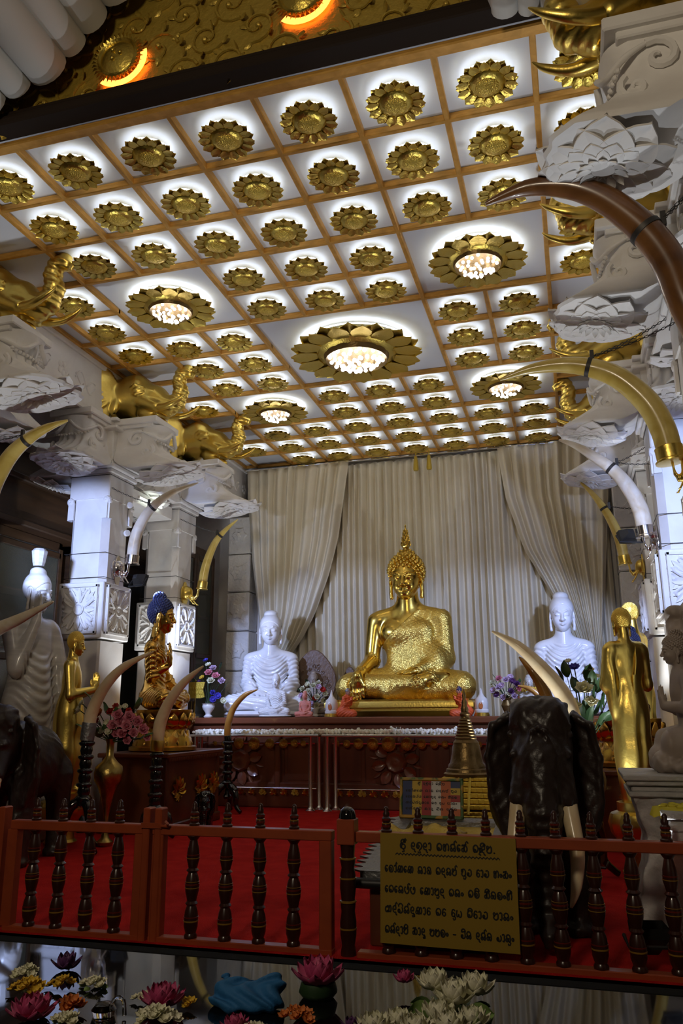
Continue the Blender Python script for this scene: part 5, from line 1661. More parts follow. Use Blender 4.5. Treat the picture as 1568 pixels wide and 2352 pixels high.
# kneeling stone figure (faces -x) before a carved slab
def stone_figure(h=.0135):
    s = SDF((-.46, -.62, -.02), (.46, .48, 1.0), h)
    s.ell((0, .0, .05), (.38, .46, .09), .06)
    s.ell((-.12, -.34, .10), (.13, .16, .11), .05); s.ell((.14, -.38, .08), (.12, .13, .09), .05)
    for q in (-1, 1):
        s.rc((q * .13, .10, .24), (q * .16, -.26, .22), .15, .115, .06)
        s.rc((q * .16, -.26, .20), (q * .15, .22, .13), .10, .08, .05)
        s.ell((q * .13, .14, .26), (.15, .17, .15), .05)
    s.chain([(0, .12, .26), (0, .06, .44), (0, .02, .62), (0, .02, .72)], [.17, .115, .145, .14], .07)
    s.rc((-.16, .03, .74), (.16, .03, .74), .075, .075, .06)
    s.rc((0, .03, .76), (0, .0, .90), .075, .065, .04)
    for q in (-1, 1):
        s.rc((q * .215, .03, .73), (q * .235, -.02, .50), .068, .055, .03); s.rc((q * .235, -.02, .50), (q * .045, -.25, .52), .052, .036, .03)
        s.hand((q * .035, -.26, .52), (0, -.1, 1), (-q, 0, 0), .17, k=.012, side=q, spread=.2)
    X, Y, Z = s.xyz()
    s.D = (s.D + .010 * np.sin(X * 40 + Y * 30) * np.sin(Z * 46) * (Z < .12)).astype(np.float32)
    return s.mesh()
t = thing('kneeling_stone_statue', 'brown stone kneeling statue with pressed hands in profile, right edge', 'statue', (3.43, 6.42, 1.085), R(-86))
STM = TR((0, 0, 0), (0, 0, 0), (.85, .50, .88))
STH = TR((0, 0, .018), (0, 0, 0), .85)
hm = head_at(.87, .235, tilt=R(4), y=-.01)
SV, SF = stone_figure()
V, F = join([(xf(SV, STM), SF), (xf(HEAD[0], STH @ hm), HEAD[1])])
link_mesh('body', V, F, M_['stone_brown'], t, 180)
m = MB()
HVs, HFs = HAIRS['curl']
link_mesh('hair', xf(HVs, STH @ hm), HFs, M_['stone_brown'], t, 60)
s = SDF((-.36, .16, -.02), (.36, .52, 1.45), .0165)
s.box((0, .36, .55), (.26, .08, .57), .05, .03)
s.ell((0, .36, 1.12), (.24, .09, .26), .06)
s.ell((0, .26, 1.12), (.11, .10, .13), .04); s.ell((0, .25, 1.27), (.10, .09, .07), .03); s.rc((0, .17, 1.15), (0, .16, 1.09), .02, .03, .02)
for q in (-1, 1):
    s.ell((q * .045, .165, 1.16), (.02, .02, .012), .01, sub=True); s.ell((q * .15, .30, 1.05), (.05, .06, .06), .03); s.ell((q * .16, .30, .92), (.05, .06, .06), .03)
X, Y, Z = s.xyz()
s.D = (s.D + .012 * np.sin(X * 26) * np.sin(Z * 22) * (Y < .3)).astype(np.float32)
PV, PF = s.mesh(); link_mesh('back_slab', xf(PV, TR((-.20, -.16, 0), (0, 0, 0), (.85, .85, .90))), PF, M_['stone_brown'], t, 60)

# ------------------------------------------------------------------ big dark carved elephants (local: facing -y)
def elephant(h=.0165):
    s = SDF((-.72, -.95, -.02), (.72, 1.38, 1.72), h)
    s.ell((0, .58, 1.0), (.38, .70, .40), .08); s.ell((0, .15, 1.05), (.34, .35, .40), .08)
    for q in (-1, 1):
        s.chain([(q * .22, .02, .85), (q * .225, -.02, .45), (q * .23, -.04, .07)], [.19, .145, .135], .06)
        s.chain([(q * .23, .98, .85), (q * .235, 1.05, .45), (q * .24, 1.02, .07)], [.22, .155, .14], .06)
        for p in ((q * .23, -.06, .05), (q * .24, 1.0, .05)):
            s.ell(p, (.16, .17, .06), .03)
            for i in range(4): s.ell((p[0] + (-.09 + .06 * i), p[1] - .15 + .02 * abs(i - 1.5), .035), (.03, .025, .03), .01)
    s.ell((0, -.28, 1.25), (.29, .27, .33), .10)
    s.ell((.11, -.33, 1.46), (.17, .17, .15), .06).ell((-.11, -.33, 1.46), (.17, .17, .15), .06)
    s.chain([(0, -.42, 1.15), (0, -.52, .85), (0, -.56, .55), (0, -.57, .28), (0, -.62, .14), (0, -.72, .12)], [.235, .165, .125, .10, .085, .07], .06)
    for q in (-1, 1):
        s.chain([(q * .16, -.38, 1.10), (q * .215, -.50, .93)], [.115, .085], .05)
        s.ell((q * .23, -.44, 1.22), (.05, .05, .045), .02); s.ell((q * .25, -.475, 1.215), (.03, .025, .022), .01)
        s.ell((q * .38, -.12, 1.10), (.15, .055, .42), .05, rot=(R(4), R(-9 * q), R(-22 * q)))
        s.ell((q * .37, -.15, .78), (.09, .04, .20), .06, rot=(0, R(14 * q), 0))
        s.chain([(q * .30, -.17, 1.47), (q * .46, -.20, 1.40), (q * .52, -.18, 1.18), (q * .50, -.17, .90), (q * .38, -.17, .62)], [.03, .035, .03, .028, .02], .03)
    # carved cap over the forehead
    for r in (.12, .20, .27):
        for i in range(14):
            a = PI * (i + .5) / 14
            s.ell((r * 1.05 * math.cos(a), -.46 + .25 * r, 1.32 + r * .95 * math.sin(a)), (.022, .03, .022), .02)
    for i in range(9): s.ell((-.24 + .06 * i, -.30, 1.60 - .9 * (.24 - .06 * i) ** 2), (.03, .05, .025), .02)
    for i in range(8):
        a = 2 * PI * i / 8
        s.ell((.075 * math.cos(a), -.55, 1.32 + .075 * math.sin(a)), (.028, .04, .028), .02)
    s.rc((0, 1.27, 1.05), (0, 1.33, .55), .035, .025, .03)
    X, Y, Z = s.xyz()
    tr = (np.abs(X) < .2) * (Y < -.4) * (Z < .9)
    s.D = (s.D + .006 * np.sin(Z * 80) * tr + .005 * np.sin(X * 50 + 2 * np.sin(Z * 18)) * np.sin(Z * 32 + Y * 24)).astype(np.float32)
    V, F = s.mesh()
    return V * np.array((.76, 1, 1)) * np.where(V[:, 1:2] > .1, np.array([[1, .66, 1]]), 1) + np.where(V[:, 1:2] > .1, np.array([[0, .034, 0]]), 0), F
ELV, ELF = elephant()
def big_elephant(label, x, y, rz):
    t = thing('carved_elephant', label, 'elephant statue', (x, y, 0), rz, 'carved dark elephants')
    link_mesh('body', ELV, ELF, M_['ebony'], t, 180)
    for q in (-1, 1):
        MB().tube([(q * .165, -.48, .97), (q * .17, -.53, .86), (q * .20, -.62, .62), (q * .18, -.68, .42), (q * .14, -.72, .30)], [.055, .058, .05, .036, .008], 14, sub=5).build('tusk', M_['ivory'], t, 60)
big_elephant('large dark carved elephant statue on the right behind the railing, with ivory tusks', 2.43, 6.42, 0)
big_elephant('large dark carved elephant statue cut by the left edge of the photo', -3.11, 7.55, R(6))
o = link_mesh('black_elephant_figurine', xf(ELV, TR((0, 0, 0), (0, 0, 0), (.34, .26, .315))), ELF, M_['lacquer'], None, 180)
o.location = (-2.22, 10.45, 0); o.rotation_euler = (0, 0, R(22))
tag(o, 'small glossy black elephant figurine on the red carpet beside the gate post', 'figurine')

# ------------------------------------------------------------------ tusks on black tripod stands
def tusk_stand(label, x, y, zc, pts, rad, ivory, collar, ch=.22, spread=.27, rot=0.0, low=.56, group='tusks on black stands'):
    """zc: height of the top of the turned column; pts: tusk centreline (x, z) in the world"""
    t = thing('tusk_stand', label, 'tusk stand', (x, y, 0), 0, group)
    H = zc - low
    prof = [(.03, low - .08), (.085, low - .06), (.085, low), (.10, low + .02), (.075, low + .05)]
    for k in range(4):
        z0 = low + .05 + (H - .05) * k / 4; dz = (H - .05) / 4
        prof += [(.062, z0 + .02 * dz), (.072, z0 + .25 * dz), (.062, z0 + .55 * dz), (.085, z0 + .68 * dz), (.092, z0 + .78 * dz), (.085, z0 + .88 * dz), (.064, z0 + .95 * dz)]
    prof += [(.075, zc - .01), (.075, zc), (0, zc)]
    MB().lathe(prof, 24, mod=lambda a, z: 1 + .02 * math.cos(10 * a)).build('column', M_['lacquer'], t, 50)
    for k in range(3):
        a = rot + 2 * PI * k / 3
        c, s_ = math.cos(a), math.sin(a)
        m = MB().tube([(.05 * c, .05 * s_, low - .02), (.14 * c, .14 * s_, low - .08), (.19 * c, .19 * s_, low * .55), (.20 * c, .20 * s_, low * .28), (spread * c, spread * s_, .055), ((spread + .04) * c, (spread + .04) * s_, .03)], [.055, .062, .05, .036, .032, .03], 10, sub=5)
        m.ball((.17 * c, .17 * s_, low - .09), .05, 10, 8)
        m.build('leg', M_['lacquer'], t, 60)
    if low > .4: MB().lathe([(0, .20), (.05, .21), (.07, .25), (.04, .30), (.03, .36), (0, .4)], 16).build('drop_finial', M_['lacquer'], t)
    P = [Vector((px - x, 0, pz)) for px, pz in pts]
    pp, rr = spline(P, rad, 8)
    MB().tube(pp, rr, 18).build('tusk', ivory, t, 60)
    d = (pp[2] - pp[0]).normalized()
    MB().lathe([(rad[0] * 1.12, -ch), (rad[0] * 1.16, -.01), (rad[0] * 1.10, .02), (rad[0] * .95, .02)], 20, look(pp[0], d)).build('collar', collar, t, 40)
tusk_stand('tusk on a black turned tripod stand, beside the brass flower vase', -2.83, 8.5, 1.22, [(-2.815, 1.40), (-2.80, 1.50), (-2.738, 1.666), (-2.592, 1.889), (-2.373, 2.072), (-2.027, 2.22)], [.072, .072, .068, .06, .046, .008], M_['ivory'], M_['steel'], .18, .30, R(-28))
tusk_stand('tusk on a slim black stand in front of the carved mahogany table', -2.46, 9.5, 1.05, [(-2.458, 1.17), (-2.45, 1.28), (-2.423, 1.432), (-2.312, 1.674), (-2.108, 1.917), (-1.86, 2.103)], [.075, .078, .078, .066, .05, .01], M_['ivory_amber' if 0 else 'ivory'], M_['gold_sheen'], .11, .22, R(160), .36)
tusk_stand('amber tusk on a black stand in front of the altar', -2.72, 12.30, 1.10, [(-2.735, 1.15), (-2.74, 1.25), (-2.72, 1.40), (-2.638, 1.611), (-2.453, 1.802), (-2.235, 1.888)], [.052, .055, .055, .05, .04, .008], M_['ivory_amber'], M_['lacquer'], .06, .26, R(-20), .44)
tusk_stand('pale tusk thrusting in from the left edge, before the marble statue', -3.22, 6.38, 1.55, [(-3.22, 1.60), (-3.12, 1.80), (-2.90, 2.02), (-2.56, 2.26), (-2.24, 2.39), (-1.91, 2.53)], [.085, .085, .08, .068, .048, .01], M_['ivory_white'], M_['steel'], .12, .28, 0)
tusk_stand('large pale tusk rising behind the right dark elephant', 2.66, 8.35, 1.30, [(2.655, 1.40), (2.62, 1.56), (2.53, 1.745), (2.36, 1.963), (2.155, 2.165), (1.915, 2.312)], [.085, .085, .08, .07, .05, .01], M_['ivory'], M_['steel'], .15, .30, R(28))
tusk_stand('middle tusk rising behind the right dark elephant, below the large one', 2.38, 9.5, 1.25, [(2.42, 1.36), (2.40, 1.56), (2.335, 1.78), (2.235, 1.96), (2.10, 2.12)], [.072, .075, .066, .052, .01], M_['ivory_amber'], M_['steel'], .12, .24, R(160), .36)
tusk_stand('smallest amber tusk behind the right dark elephant, before the white statue', 2.22, 12.25, 1.25, [(2.25, 1.34), (2.24, 1.56), (2.187, 1.715), (2.057, 1.835), (1.88, 1.885)], [.05, .052, .048, .04, .008], M_['ivory_amber'], M_['lacquer'], .08, .24, R(10), .44)

# brass floor vase with the pink flowers, its twin hidden behind the elephant
VP = [(.085, 0), (.10, .02), (.10, .05), (.05, .09), (.035, .16), (.04, .20), (.03, .26), (.035, .36), (.075, .55), (.125, .68), (.165, .74), (.175, .82), (.16, .90), (.10, .95), (.075, .98), (.045, 1.02), (.045, 1.16), (.065, 1.22), (.06, 1.22)]
fl = [((.20, -.12, 1.42), .085, PK, 'r'), ((.29, -.10, 1.48), .08, PK, 'r'), ((.30, -.16, 1.37), .085, PK, 'r'), ((.40, -.10, 1.42), .08, PK, 'r'), ((.47, -.08, 1.33), .08, PK, 'r'), ((.38, -.14, 1.29), .07, PK, 'r'), ((.16, -.14, 1.50), .08, PK, 'r'), ((.11, -.14, 1.38), .08, PK, 'r'), ((.24, -.16, 1.28), .07, PK, 'r'), ((.52, -.06, 1.24), .055, PK, 'r'), ((.13, -.10, 1.28), .06, PK, 'r'), ((.28, -.10, 1.20), .06, PK, 'r'),
      ((.02, -.14, 1.40), .06, W_, 'd'), ((-.04, -.14, 1.32), .06, W_, 'd'), ((.06, -.15, 1.31), .06, W_, 'd'), ((.12, -.06, 1.58), .05, W_, 'd'), ((.20, -.05, 1.60), .045, W_, 'd'), ((.02, -.08, 1.54), .055, RE, 'r'), ((.08, -.06, 1.60), .05, RE, 'r'), ((.27, -.08, 1.55), .045, RE, 'r'), ((-.16, -.08, 1.42), .055, RE, 'r'), ((-.20, -.08, 1.33), .05, RE, 'r'), ((-.14, -.06, 1.52), .07, OR, 'd'), ((-.42, -.06, 1.56), .085, W_, 'r'), ((-.40, -.05, 1.64), .06, W_, 'r')]
t = vase_flowers('brass_flower_vase', 'tall engraved brass vase of pink and white flowers on the carpet, left side', (-2.80, 8.96, 0), VP, 'brass', fl, [((x, -.04, z), .20, .055) for x, z in ((-.25, 1.62), (.0, 1.5), (-.3, 1.3), (.1, 1.45), (.3, 1.3), (.42, 1.22), (-.1, 1.25), (.0, 1.28))] + [((.32, .02, 1.58), .16, .10)], 1.2, 'leaf', None, 60)
fl = [((.02, -.10, 1.72), .11, W_, 'r'), ((-.10, -.08, 1.55), .10, W_, 'r'), ((.08, -.10, 1.60), .08, W_, 'r'), ((-.06, -.06, 1.95), .07, BL, 'd'), ((-.12, -.05, 2.02), .045, W_, 'd'), ((.10, -.04, 1.93), .045, W_, 'd'), ((.16, -.04, 1.86), .04, W_, 'd')]
vase_flowers('brass_flower_vase', 'tall vase of white flowers with dark green leaves behind the right elephant', (2.76, 9.0, 0), VP, 'brass', fl, [((x, -.05, z), .19, .05) for x, z in ((-.14, 1.86), (-.2, 1.72), (.14, 1.70), (.2, 1.56), (.1, 1.48), (-.05, 1.42), (-.12, 1.62), (.05, 1.82), (.2, 1.42), (.0, 1.5), (-.18, 1.8), (-.16, 1.55), (.12, 1.6), (.18, 1.5), (.03, 1.4), (-.1, 1.5), (.24, 1.62), (.1, 1.76), (-.04, 1.7), (.14, 1.38))], 1.2, 'leaf_dark', None, 95)

# ------------------------------------------------------------------ stupa model, glass case, flag board
t = thing('stupa_model', 'model stupa with bronze bell spire on a tiered golden roof, behind the flag board', 'stupa', (1.66, 7.9, 0))
MB().box((0, 0, .29), (.92, .92, .58), b=.02).build('stand', M_['wood'], t, 0)
b = MB()
for k, (z, w, h) in enumerate(((.60, .92, .05), (.64, .86, .03), (.69, .78, .04), (.735, .70, .04), (.78, .62, .04), (.825, .54, .04), (.87, .47, .04), (.91, .41, .03))):
    b.box((0, 0, z), (w, w, h), b=.008)
    for i in range(int(w / .05)):
        for a in range(4):
            b.box((-w / 2 + .05 * (i + .5), -w / 2 - .002, z), (.022, .014, h * .8), Matrix.Rotation(a * PI / 2, 4, 'Z'))
for q in (0, 1, 2, 3):
    for x in (-.05, .05): b.tube([(x, -.44, .63), (x, -.20, .92)], .014, 6, Matrix.Rotation(q * PI / 2, 4, 'Z'))
b.build('tiered_roof', M_['gold_paint'], t, 0)
pr = [(.215, .92), (.22, .95), (.20, .965), (.195, .99), (.178, 1.0), (.172, 1.03), (.155, 1.05), (.14, 1.12), (.128, 1.20), (.122, 1.21), (.122, 1.23), (.105, 1.25)]
for k in range(7): pr += [(.098 - .008 * k, 1.26 + .028 * k), (.105 - .008 * k, 1.27 + .028 * k), (.094 - .008 * k, 1.284 + .028 * k)]
pr += [(.042, 1.47), (.05, 1.49), (.034, 1.51), (.038, 1.54), (.026, 1.57), (.028, 1.60), (.016, 1.63), (.02, 1.66), (.008, 1.70), (0, 1.74)]
MB().lathe(pr, 32).build('bell_spire', M_['bronze'], t, 40)

t = thing('donation_case', 'low sloped glass-topped case with embossed grey metal frame behind the railing', 'case', (1.68, 6.25, 0))
def sl(y): return .46 + (y + .58) * .165
MB().box((0, 0, .20), (.84, 1.14, .40), b=.01).build('body', M_['wood'], t, 0)
b = MB()
for x0, x1, y0, y1 in ((-.47, -.34, -.62, .62), (.34, .47, -.62, .62), (-.34, .34, -.62, -.48), (-.34, .34, .50, .62)):
    V = [(x, y, sl(y) + dz) for dz in (-.05, .02) for x, y in ((x0, y0), (x1, y0), (x1, y1), (x0, y1))]
    b.add(V, [(3, 2, 1, 0), (4, 5, 6, 7), (0, 1, 5, 4), (1, 2, 6, 5), (2, 3, 7, 6), (3, 0, 4, 7)])
for q in (-1, 1):
    for i in range(15):
        y = -.60 + i * .083
        V = [(q * .465, y, sl(y)), (q * .465, y + .075, sl(y + .075)), (q * .555, y + .05, sl(y + .05) - .004), (q * .465, y, sl(y) + .012), (q * .465, y + .075, sl(y + .075) + .012), (q * .555, y + .05, sl(y + .05) + .008)]
        b.add(V, [(0, 2, 1), (3, 4, 5), (0, 3, 5, 2), (1, 2, 5, 4), (0, 1, 4, 3)])
b.build('metal_frame', M_['steel'], t, 0)
b = MB().add([(x, y, sl(y) - .012) for x, y in ((-.35, -.49), (.35, -.49), (.35, .51), (-.35, .51))] + [(x, y, sl(y) - .030) for x, y in ((-.35, -.49), (.35, -.49), (.35, .51), (-.35, .51))], [(0, 1, 2, 3), (7, 6, 5, 4), (0, 4, 5, 1), (1, 5, 6, 2), (2, 6, 7, 3), (3, 7, 4, 0)])
b.build('inlay', M_['silk_gold'], t, 0)
MB().tube([(-.49, -.64, .40), (.49, -.64, .40)], .035, 10).build('front_roll', M_['black'], t)
b = MB()
b.grid(lambda u, v: (-.27 + .62 * u, -.12 + .24 * v, .02 * math.sin(9 * u + 3 * v) + .035 * math.sin(PI * v) + .012 * math.sin(23 * u)), 24, 10, thick=(0, 0, .02))
o = b.build('gold_cloth', M_['silk_gold'], None, 180); o.location = (1.47, 6.42, .60); o.rotation_euler = (R(9), 0, 0)
tag(o, 'crumpled golden cloth lying below the flag board', 'cloth')

# ------------------------------------------------------------------ Sinhala lettering drawn as brush strokes
def arc(cx, cy, rx, ry, a0, a1, n=9): return [(cx + rx * math.cos(R(a0 + (a1 - a0) * i / n)), cy + ry * math.sin(R(a0 + (a1 - a0) * i / n))) for i in range(n + 1)]
G = {  # glyph: (advance, [strokes]), x-height 1
 'ද': (.80, [[(.34, .46), (.46, .38), (.60, .50), (.62, .78), (.42, .96), (.18, .82), (.10, .48), (.20, .14), (.42, .02), (.56, .10), (.62, -.04), (.62, -.22), (.76, -.30)]]),
 'ළ': (.95, [arc(.28, .42, .20, .24, 0, 330) + arc(.50, .52, .40, .46, 200, -60) + [(.50, -.06), (.66, -.36), (.40, -.44), (.30, -.30)]]),
 'ව': (.92, [arc(.30, .24, .17, .19, 20, 330) + [(.10, .22)] + arc(.46, .52, .38, .46, 205, -75)]),
 'හ': (1.02, [arc(.22, .72, .14, .18, -60, 240) + [(.12, .30)] + arc(.28, .22, .18, .20, 170, 330) + arc(.68, .50, .24, .46, 180, -40) + [(.86, .10)]]),
 'න': (1.0, [arc(.24, .22, .16, .18, 60, 400) + [(.16, .60)] + arc(.48, .56, .36, .40, 170, -10) + arc(.74, .24, .15, .22, 20, -250)]),
 'ස': (1.0, [arc(.26, .26, .18, .22, 90, 430) + arc(.28, .70, .16, .22, -80, 150), arc(.68, .42, .24, .40, 210, -140), [(.44, .62), (.52, .96), (.64, .96)]]),
 'ම': (.92, [arc(.22, .74, .15, .18, -30, 300) + [(.10, .36)] + arc(.46, .32, .36, .32, 180, 370) + [(.82, .72), (.66, .94), (.56, .74)]]),
 'ල': (.98, [arc(.40, .42, .17, .20, 200, -140) + arc(.50, .44, .40, .50, 190, -20) + arc(.50, .34, .38, .34, -10, -150)]),
 'ක': (1.15, [arc(.24, .26, .17, .22, 60, 400) + [(.20, .66)] + arc(.46, .60, .24, .34, 170, 10) + arc(.58, .24, .13, .22, 150, 360) + arc(.88, .52, .18, .40, 180, -60) + [(.92, .06)]]),
 'න2': (1, []),
 'ථ': (.95, [arc(.34, .26, .22, .24, 60, 400) + [(.22, .70)] + arc(.46, .68, .28, .28, 170, -20) + arc(.66, .30, .16, .28, 60, -180)]),
 'බ': (.95, [arc(.20, .72, .13, .18, -40, 280) + [(.12, .30)] + arc(.46, .30, .34, .30, 190, 360) + arc(.46, .56, .36, .40, 0, 130)]),
 'ජ': (.92, [arc(.26, .30, .16, .20, 30, 350) + arc(.48, .40, .36, .38, 190, 370) + [(.80, .80), (.60, .96), (.38, .86)]]),
 'ර': (.72, [arc(.36, .28, .25, .27, 200, -170) + [(.12, .62), (.24, .92), (.46, .98), (.60, .84)]]),
 'ං': (.48, [arc(.24, .36, .17, .20, 0, 360)]),
 'ය': (1.0, [arc(.22, .56, .14, .30, 80, 280) + arc(.50, .30, .34, .30, 200, 350) + arc(.74, .58, .14, .34, -40, 180)]),
 'ත': (1.0, [arc(.26, .26, .18, .22, 60, 410) + [(.18, .66)] + arc(.50, .58, .36, .38, 170, -10) + arc(.70, .28, .17, .26, 10, -230)]),
 'අ': (1.15, [arc(.26, .40, .18, .36, 60, 320), arc(.50, .46, .17, .44, 150, -150) + [(.66, .10)], arc(.88, .50, .16, .44, 170, -120)]),
 'ධ': (.95, [arc(.26, .28, .17, .22, 60, 400) + arc(.50, .44, .38, .44, 190, 400)]),
 'ඳ': (.98, [arc(.20, .34, .12, .26, 60, 320) + [(.58, .46), (.68, .40), (.80, .52), (.80, .78), (.62, .94), (.42, .80), (.38, .44), (.50, .10), (.68, .04), (.76, -.20), (.90, -.28)]]),
 'ඉ': (1, []),
 'ශ': (.95, [arc(.20, .46, .13, .30, 70, 290), arc(.54, .34, .32, .32, 100, 430) + [(.34, .78), (.62, .98)]]),
 'ා': (.52, [[(.08, .86)] + arc(.24, .72, .18, .24, 130, -20) + [(.42, .18), (.28, -.02), (.14, .08)]]),
 'ෙ': (.62, [arc(.30, .26, .18, .22, -20, 330) + arc(.36, .44, .28, .46, 200, 60)]),
 'ප': (.98, [arc(.20, .46, .12, .42, 110, 300) + [(.34, .08), (.48, .30)], arc(.64, .40, .24, .42, 190, 420)]),
 '.': (.45, [[(.20, .04), (.26, .04)]]),
 '-': (.7, [[(.12, .42), (.56, .42)]]),
 ' ': (.62, []),
}
MARKS = {
 'ි': lambda w: [arc(w * .55, .98, w * .36, .30, 200, -10)],
 'ී': lambda w: [arc(w * .55, .98, w * .36, .30, 200, -10) + arc(w * .80, 1.02, .10, .12, 0, -260)],
 'ු': lambda w: [[(w * .72, .06), (w * .92, -.10), (w * .80, -.38), (w * .55, -.40), (w * .50, -.24)]],
 '්': lambda w: [[(w * .72, .95), (w * .70, 1.22), (w * .92, 1.42), (w * 1.06, 1.22)]],
 'ේ': lambda w: [[(w * .72, .95), (w * .74, 1.24), (w * .96, 1.40)]],
 'ැ': lambda w: [[(w * 1.02, .55), (w * 1.22, .72), (w * 1.24, .1), (w * 1.06, -.20), (w * 1.30, -.30)]],
 'ූ': lambda w: [[(w * .72, .06), (w * .96, -.05), (w * .92, -.34), (w * .6, -.42), (w * .46, -.26)]],
 '+': lambda w: [[(w * .62, .0), (w * .72, -.28), (w * .44, -.36)]],
}
def write(mb, text, x0, x1, y, hgt, wt, z=0.0):
    """text in visual order; fitted between x0 and x1"""
    items = []; pen = 0
    for ch in text:
        if ch in MARKS:
            if items and items[-1][0] is not None: items.append((None, MARKS[ch], items[-1][1], items[-1][2])) if items[-1][0] != 'm' else None
            base = [it for it in items if it[0] == 'g'][-1]
            items = [it for it in items if it[0] is not None]
            items.append(('m', MARKS[ch], base[2], base[3]))
            continue
        adv, st = G.get(ch, G['ද'])
        items.append(('g', st, pen, adv)); pen += adv + .10
    sx = (x1 - x0) / max(pen, .01)
    for kind, st, px, adv in items:
        strokes = st(adv) if kind == 'm' else st
        for pl in strokes:
            pts = [Vector((x0 + (px + a) * sx, y + b_ * hgt, z)) for a, b_ in pl]
            if len(pts) < 2: continue
            V = []; F = []
            for i, p in enumerate(pts):
                d = (pts[min(i + 1, len(pts) - 1)] - pts[max(i - 1, 0)]); d.normalize() if d.length else None
                n = Vector((-d.y, d.x, 0)) * wt / 2
                V += [p + n, p - n]
            for i in range(len(pts) - 1): F.append((2 * i, 2 * i + 1, 2 * i + 3, 2 * i + 2))
            mb.add(V, F)
            for p in (pts[0], pts[-1]):
                mb.add([(p.x + wt / 2 * math.cos(k * PI / 3), p.y + wt / 2 * math.sin(k * PI / 3), z) for k in range(6)], [tuple(range(6))])

LINES = [('ශ්+ී දළදා වහන්ෙස් වැඳීම.', .13, .74, .555, .044), ('ෙලා්කෙක නාථ වදනම් බුජ රාජ හංසං', .03, .83, .415, .042), ('ෙවෙනය්ය ෙකාමුද වනං වලි සීතලංහී', .03, .83, .295, .042), ('අද්ධින්දුකාර වර රූප විරාජ මානං', .03, .83, .180, .042), ('වන්දාමි සාදු මමලං - ජින දන්ත ධාතුං', .03, .83, .062, .042)]
t = thing('hanging_sign', 'yellow board with black Sinhala verses hanging on the orange railing', 'sign', (1.405, 5.375, .105), 0)
t.rotation_euler = (R(-1.5), R(.6), 0)
FR = Matrix.Rotation(PI / 2, 4, 'X')
b = MB()
W, H = .86, .645
b.box((W / 2, .008, H / 2), (W, .016, H))
b.build('board', mat('yellow_signboard', (.30, .185, .012), .7), t, 0)
def put_text(m, dy):
    m.V = [tuple(FR @ Vector(v) + Vector((0, dy, 0))) for v in m.V]
    m.build('lettering', LET, t, 0)
for tx, xa, xb, y, hg in LINES:
    m = MB(); write(m, tx, xa, xb, y, hg, .0095 if y > .5 else .0085); put_text(m, -.0025)
m = MB()
zz = [(.10 + .66 * i / 60, .525 + (.005 if i % 2 else -.005)) for i in range(61)]
for (xa, ya), (xb, yb) in zip(zz[:-1], zz[1:]): m.add([(xa, ya - .004, 0), (xb, yb - .004, 0), (xb, yb + .004, 0), (xa, ya + .004, 0)], [(0, 1, 2, 3)])
put_text(m, -.0025)

t = thing('flag_board', 'framed verse board striped in blue, yellow, red, white and orange flag colours', 'sign', (1.232, 6.83, .672), 0)
t.rotation_euler = (R(-9), 0, R(-3))
W, H = .53, .315
b = MB()
for c, d in (((W / 2, 0, .012), (W, .03, .024)), ((W / 2, 0, H - .012), (W, .03, .024)), ((.012, 0, H / 2), (.024, .03, H)), ((W - .012, 0, H / 2), (.024, .03, H))): b.box(c, d, b=.005)
b.build('frame', mat('painted_rainbow_frame', (.50, .26, .02), .5, base2=(.05, .12, .02), vscale=7, contrast=(.48, .56)), t, 0)
cols = [(.012, .025, .12), (.55, .36, .02), (.34, .012, .012), (.62, .60, .58), (.52, .11, .02)]
iw = (W - .048) / 6
for k, c in enumerate(cols):
    MB().box((.024 + iw * (k + .5), .006, H / 2), (iw, .012, H - .048)).build('flag_stripe', mat('flag_%s' % ('blue', 'yellow', 'red', 'white', 'orange')[k], c, .5), t, 0)
for k, c in enumerate(('blue', 'yellow', 'red', 'white', 'orange')):
    hh = (H - .048) / 5
    MB().box((.024 + iw * 5.5, .006, H - .024 - hh * (k + .5)), (iw, .012, hh)).build('flag_block', MATS['flag_' + c], t, 0)
m = MB(); write(m, 'ශ්+ී දළදා වැඳීම', .15, .38, .260, .017, .004); put_text(m, -.002)
for (tx, y) in (('ෙලා්කෙක නාථ වදනම් බුජ', .205), ('ෙවෙනය්ය ෙකාමුද වනං සීතල', .158), ('අද්ධින්දුකාර වර රූප මානං', .112), ('වන්දාමි සාදු ජින දන්ත', .066)):
    m = MB(); write(m, tx, .05, .48, y, .016, .0038); put_text(m, -.002)

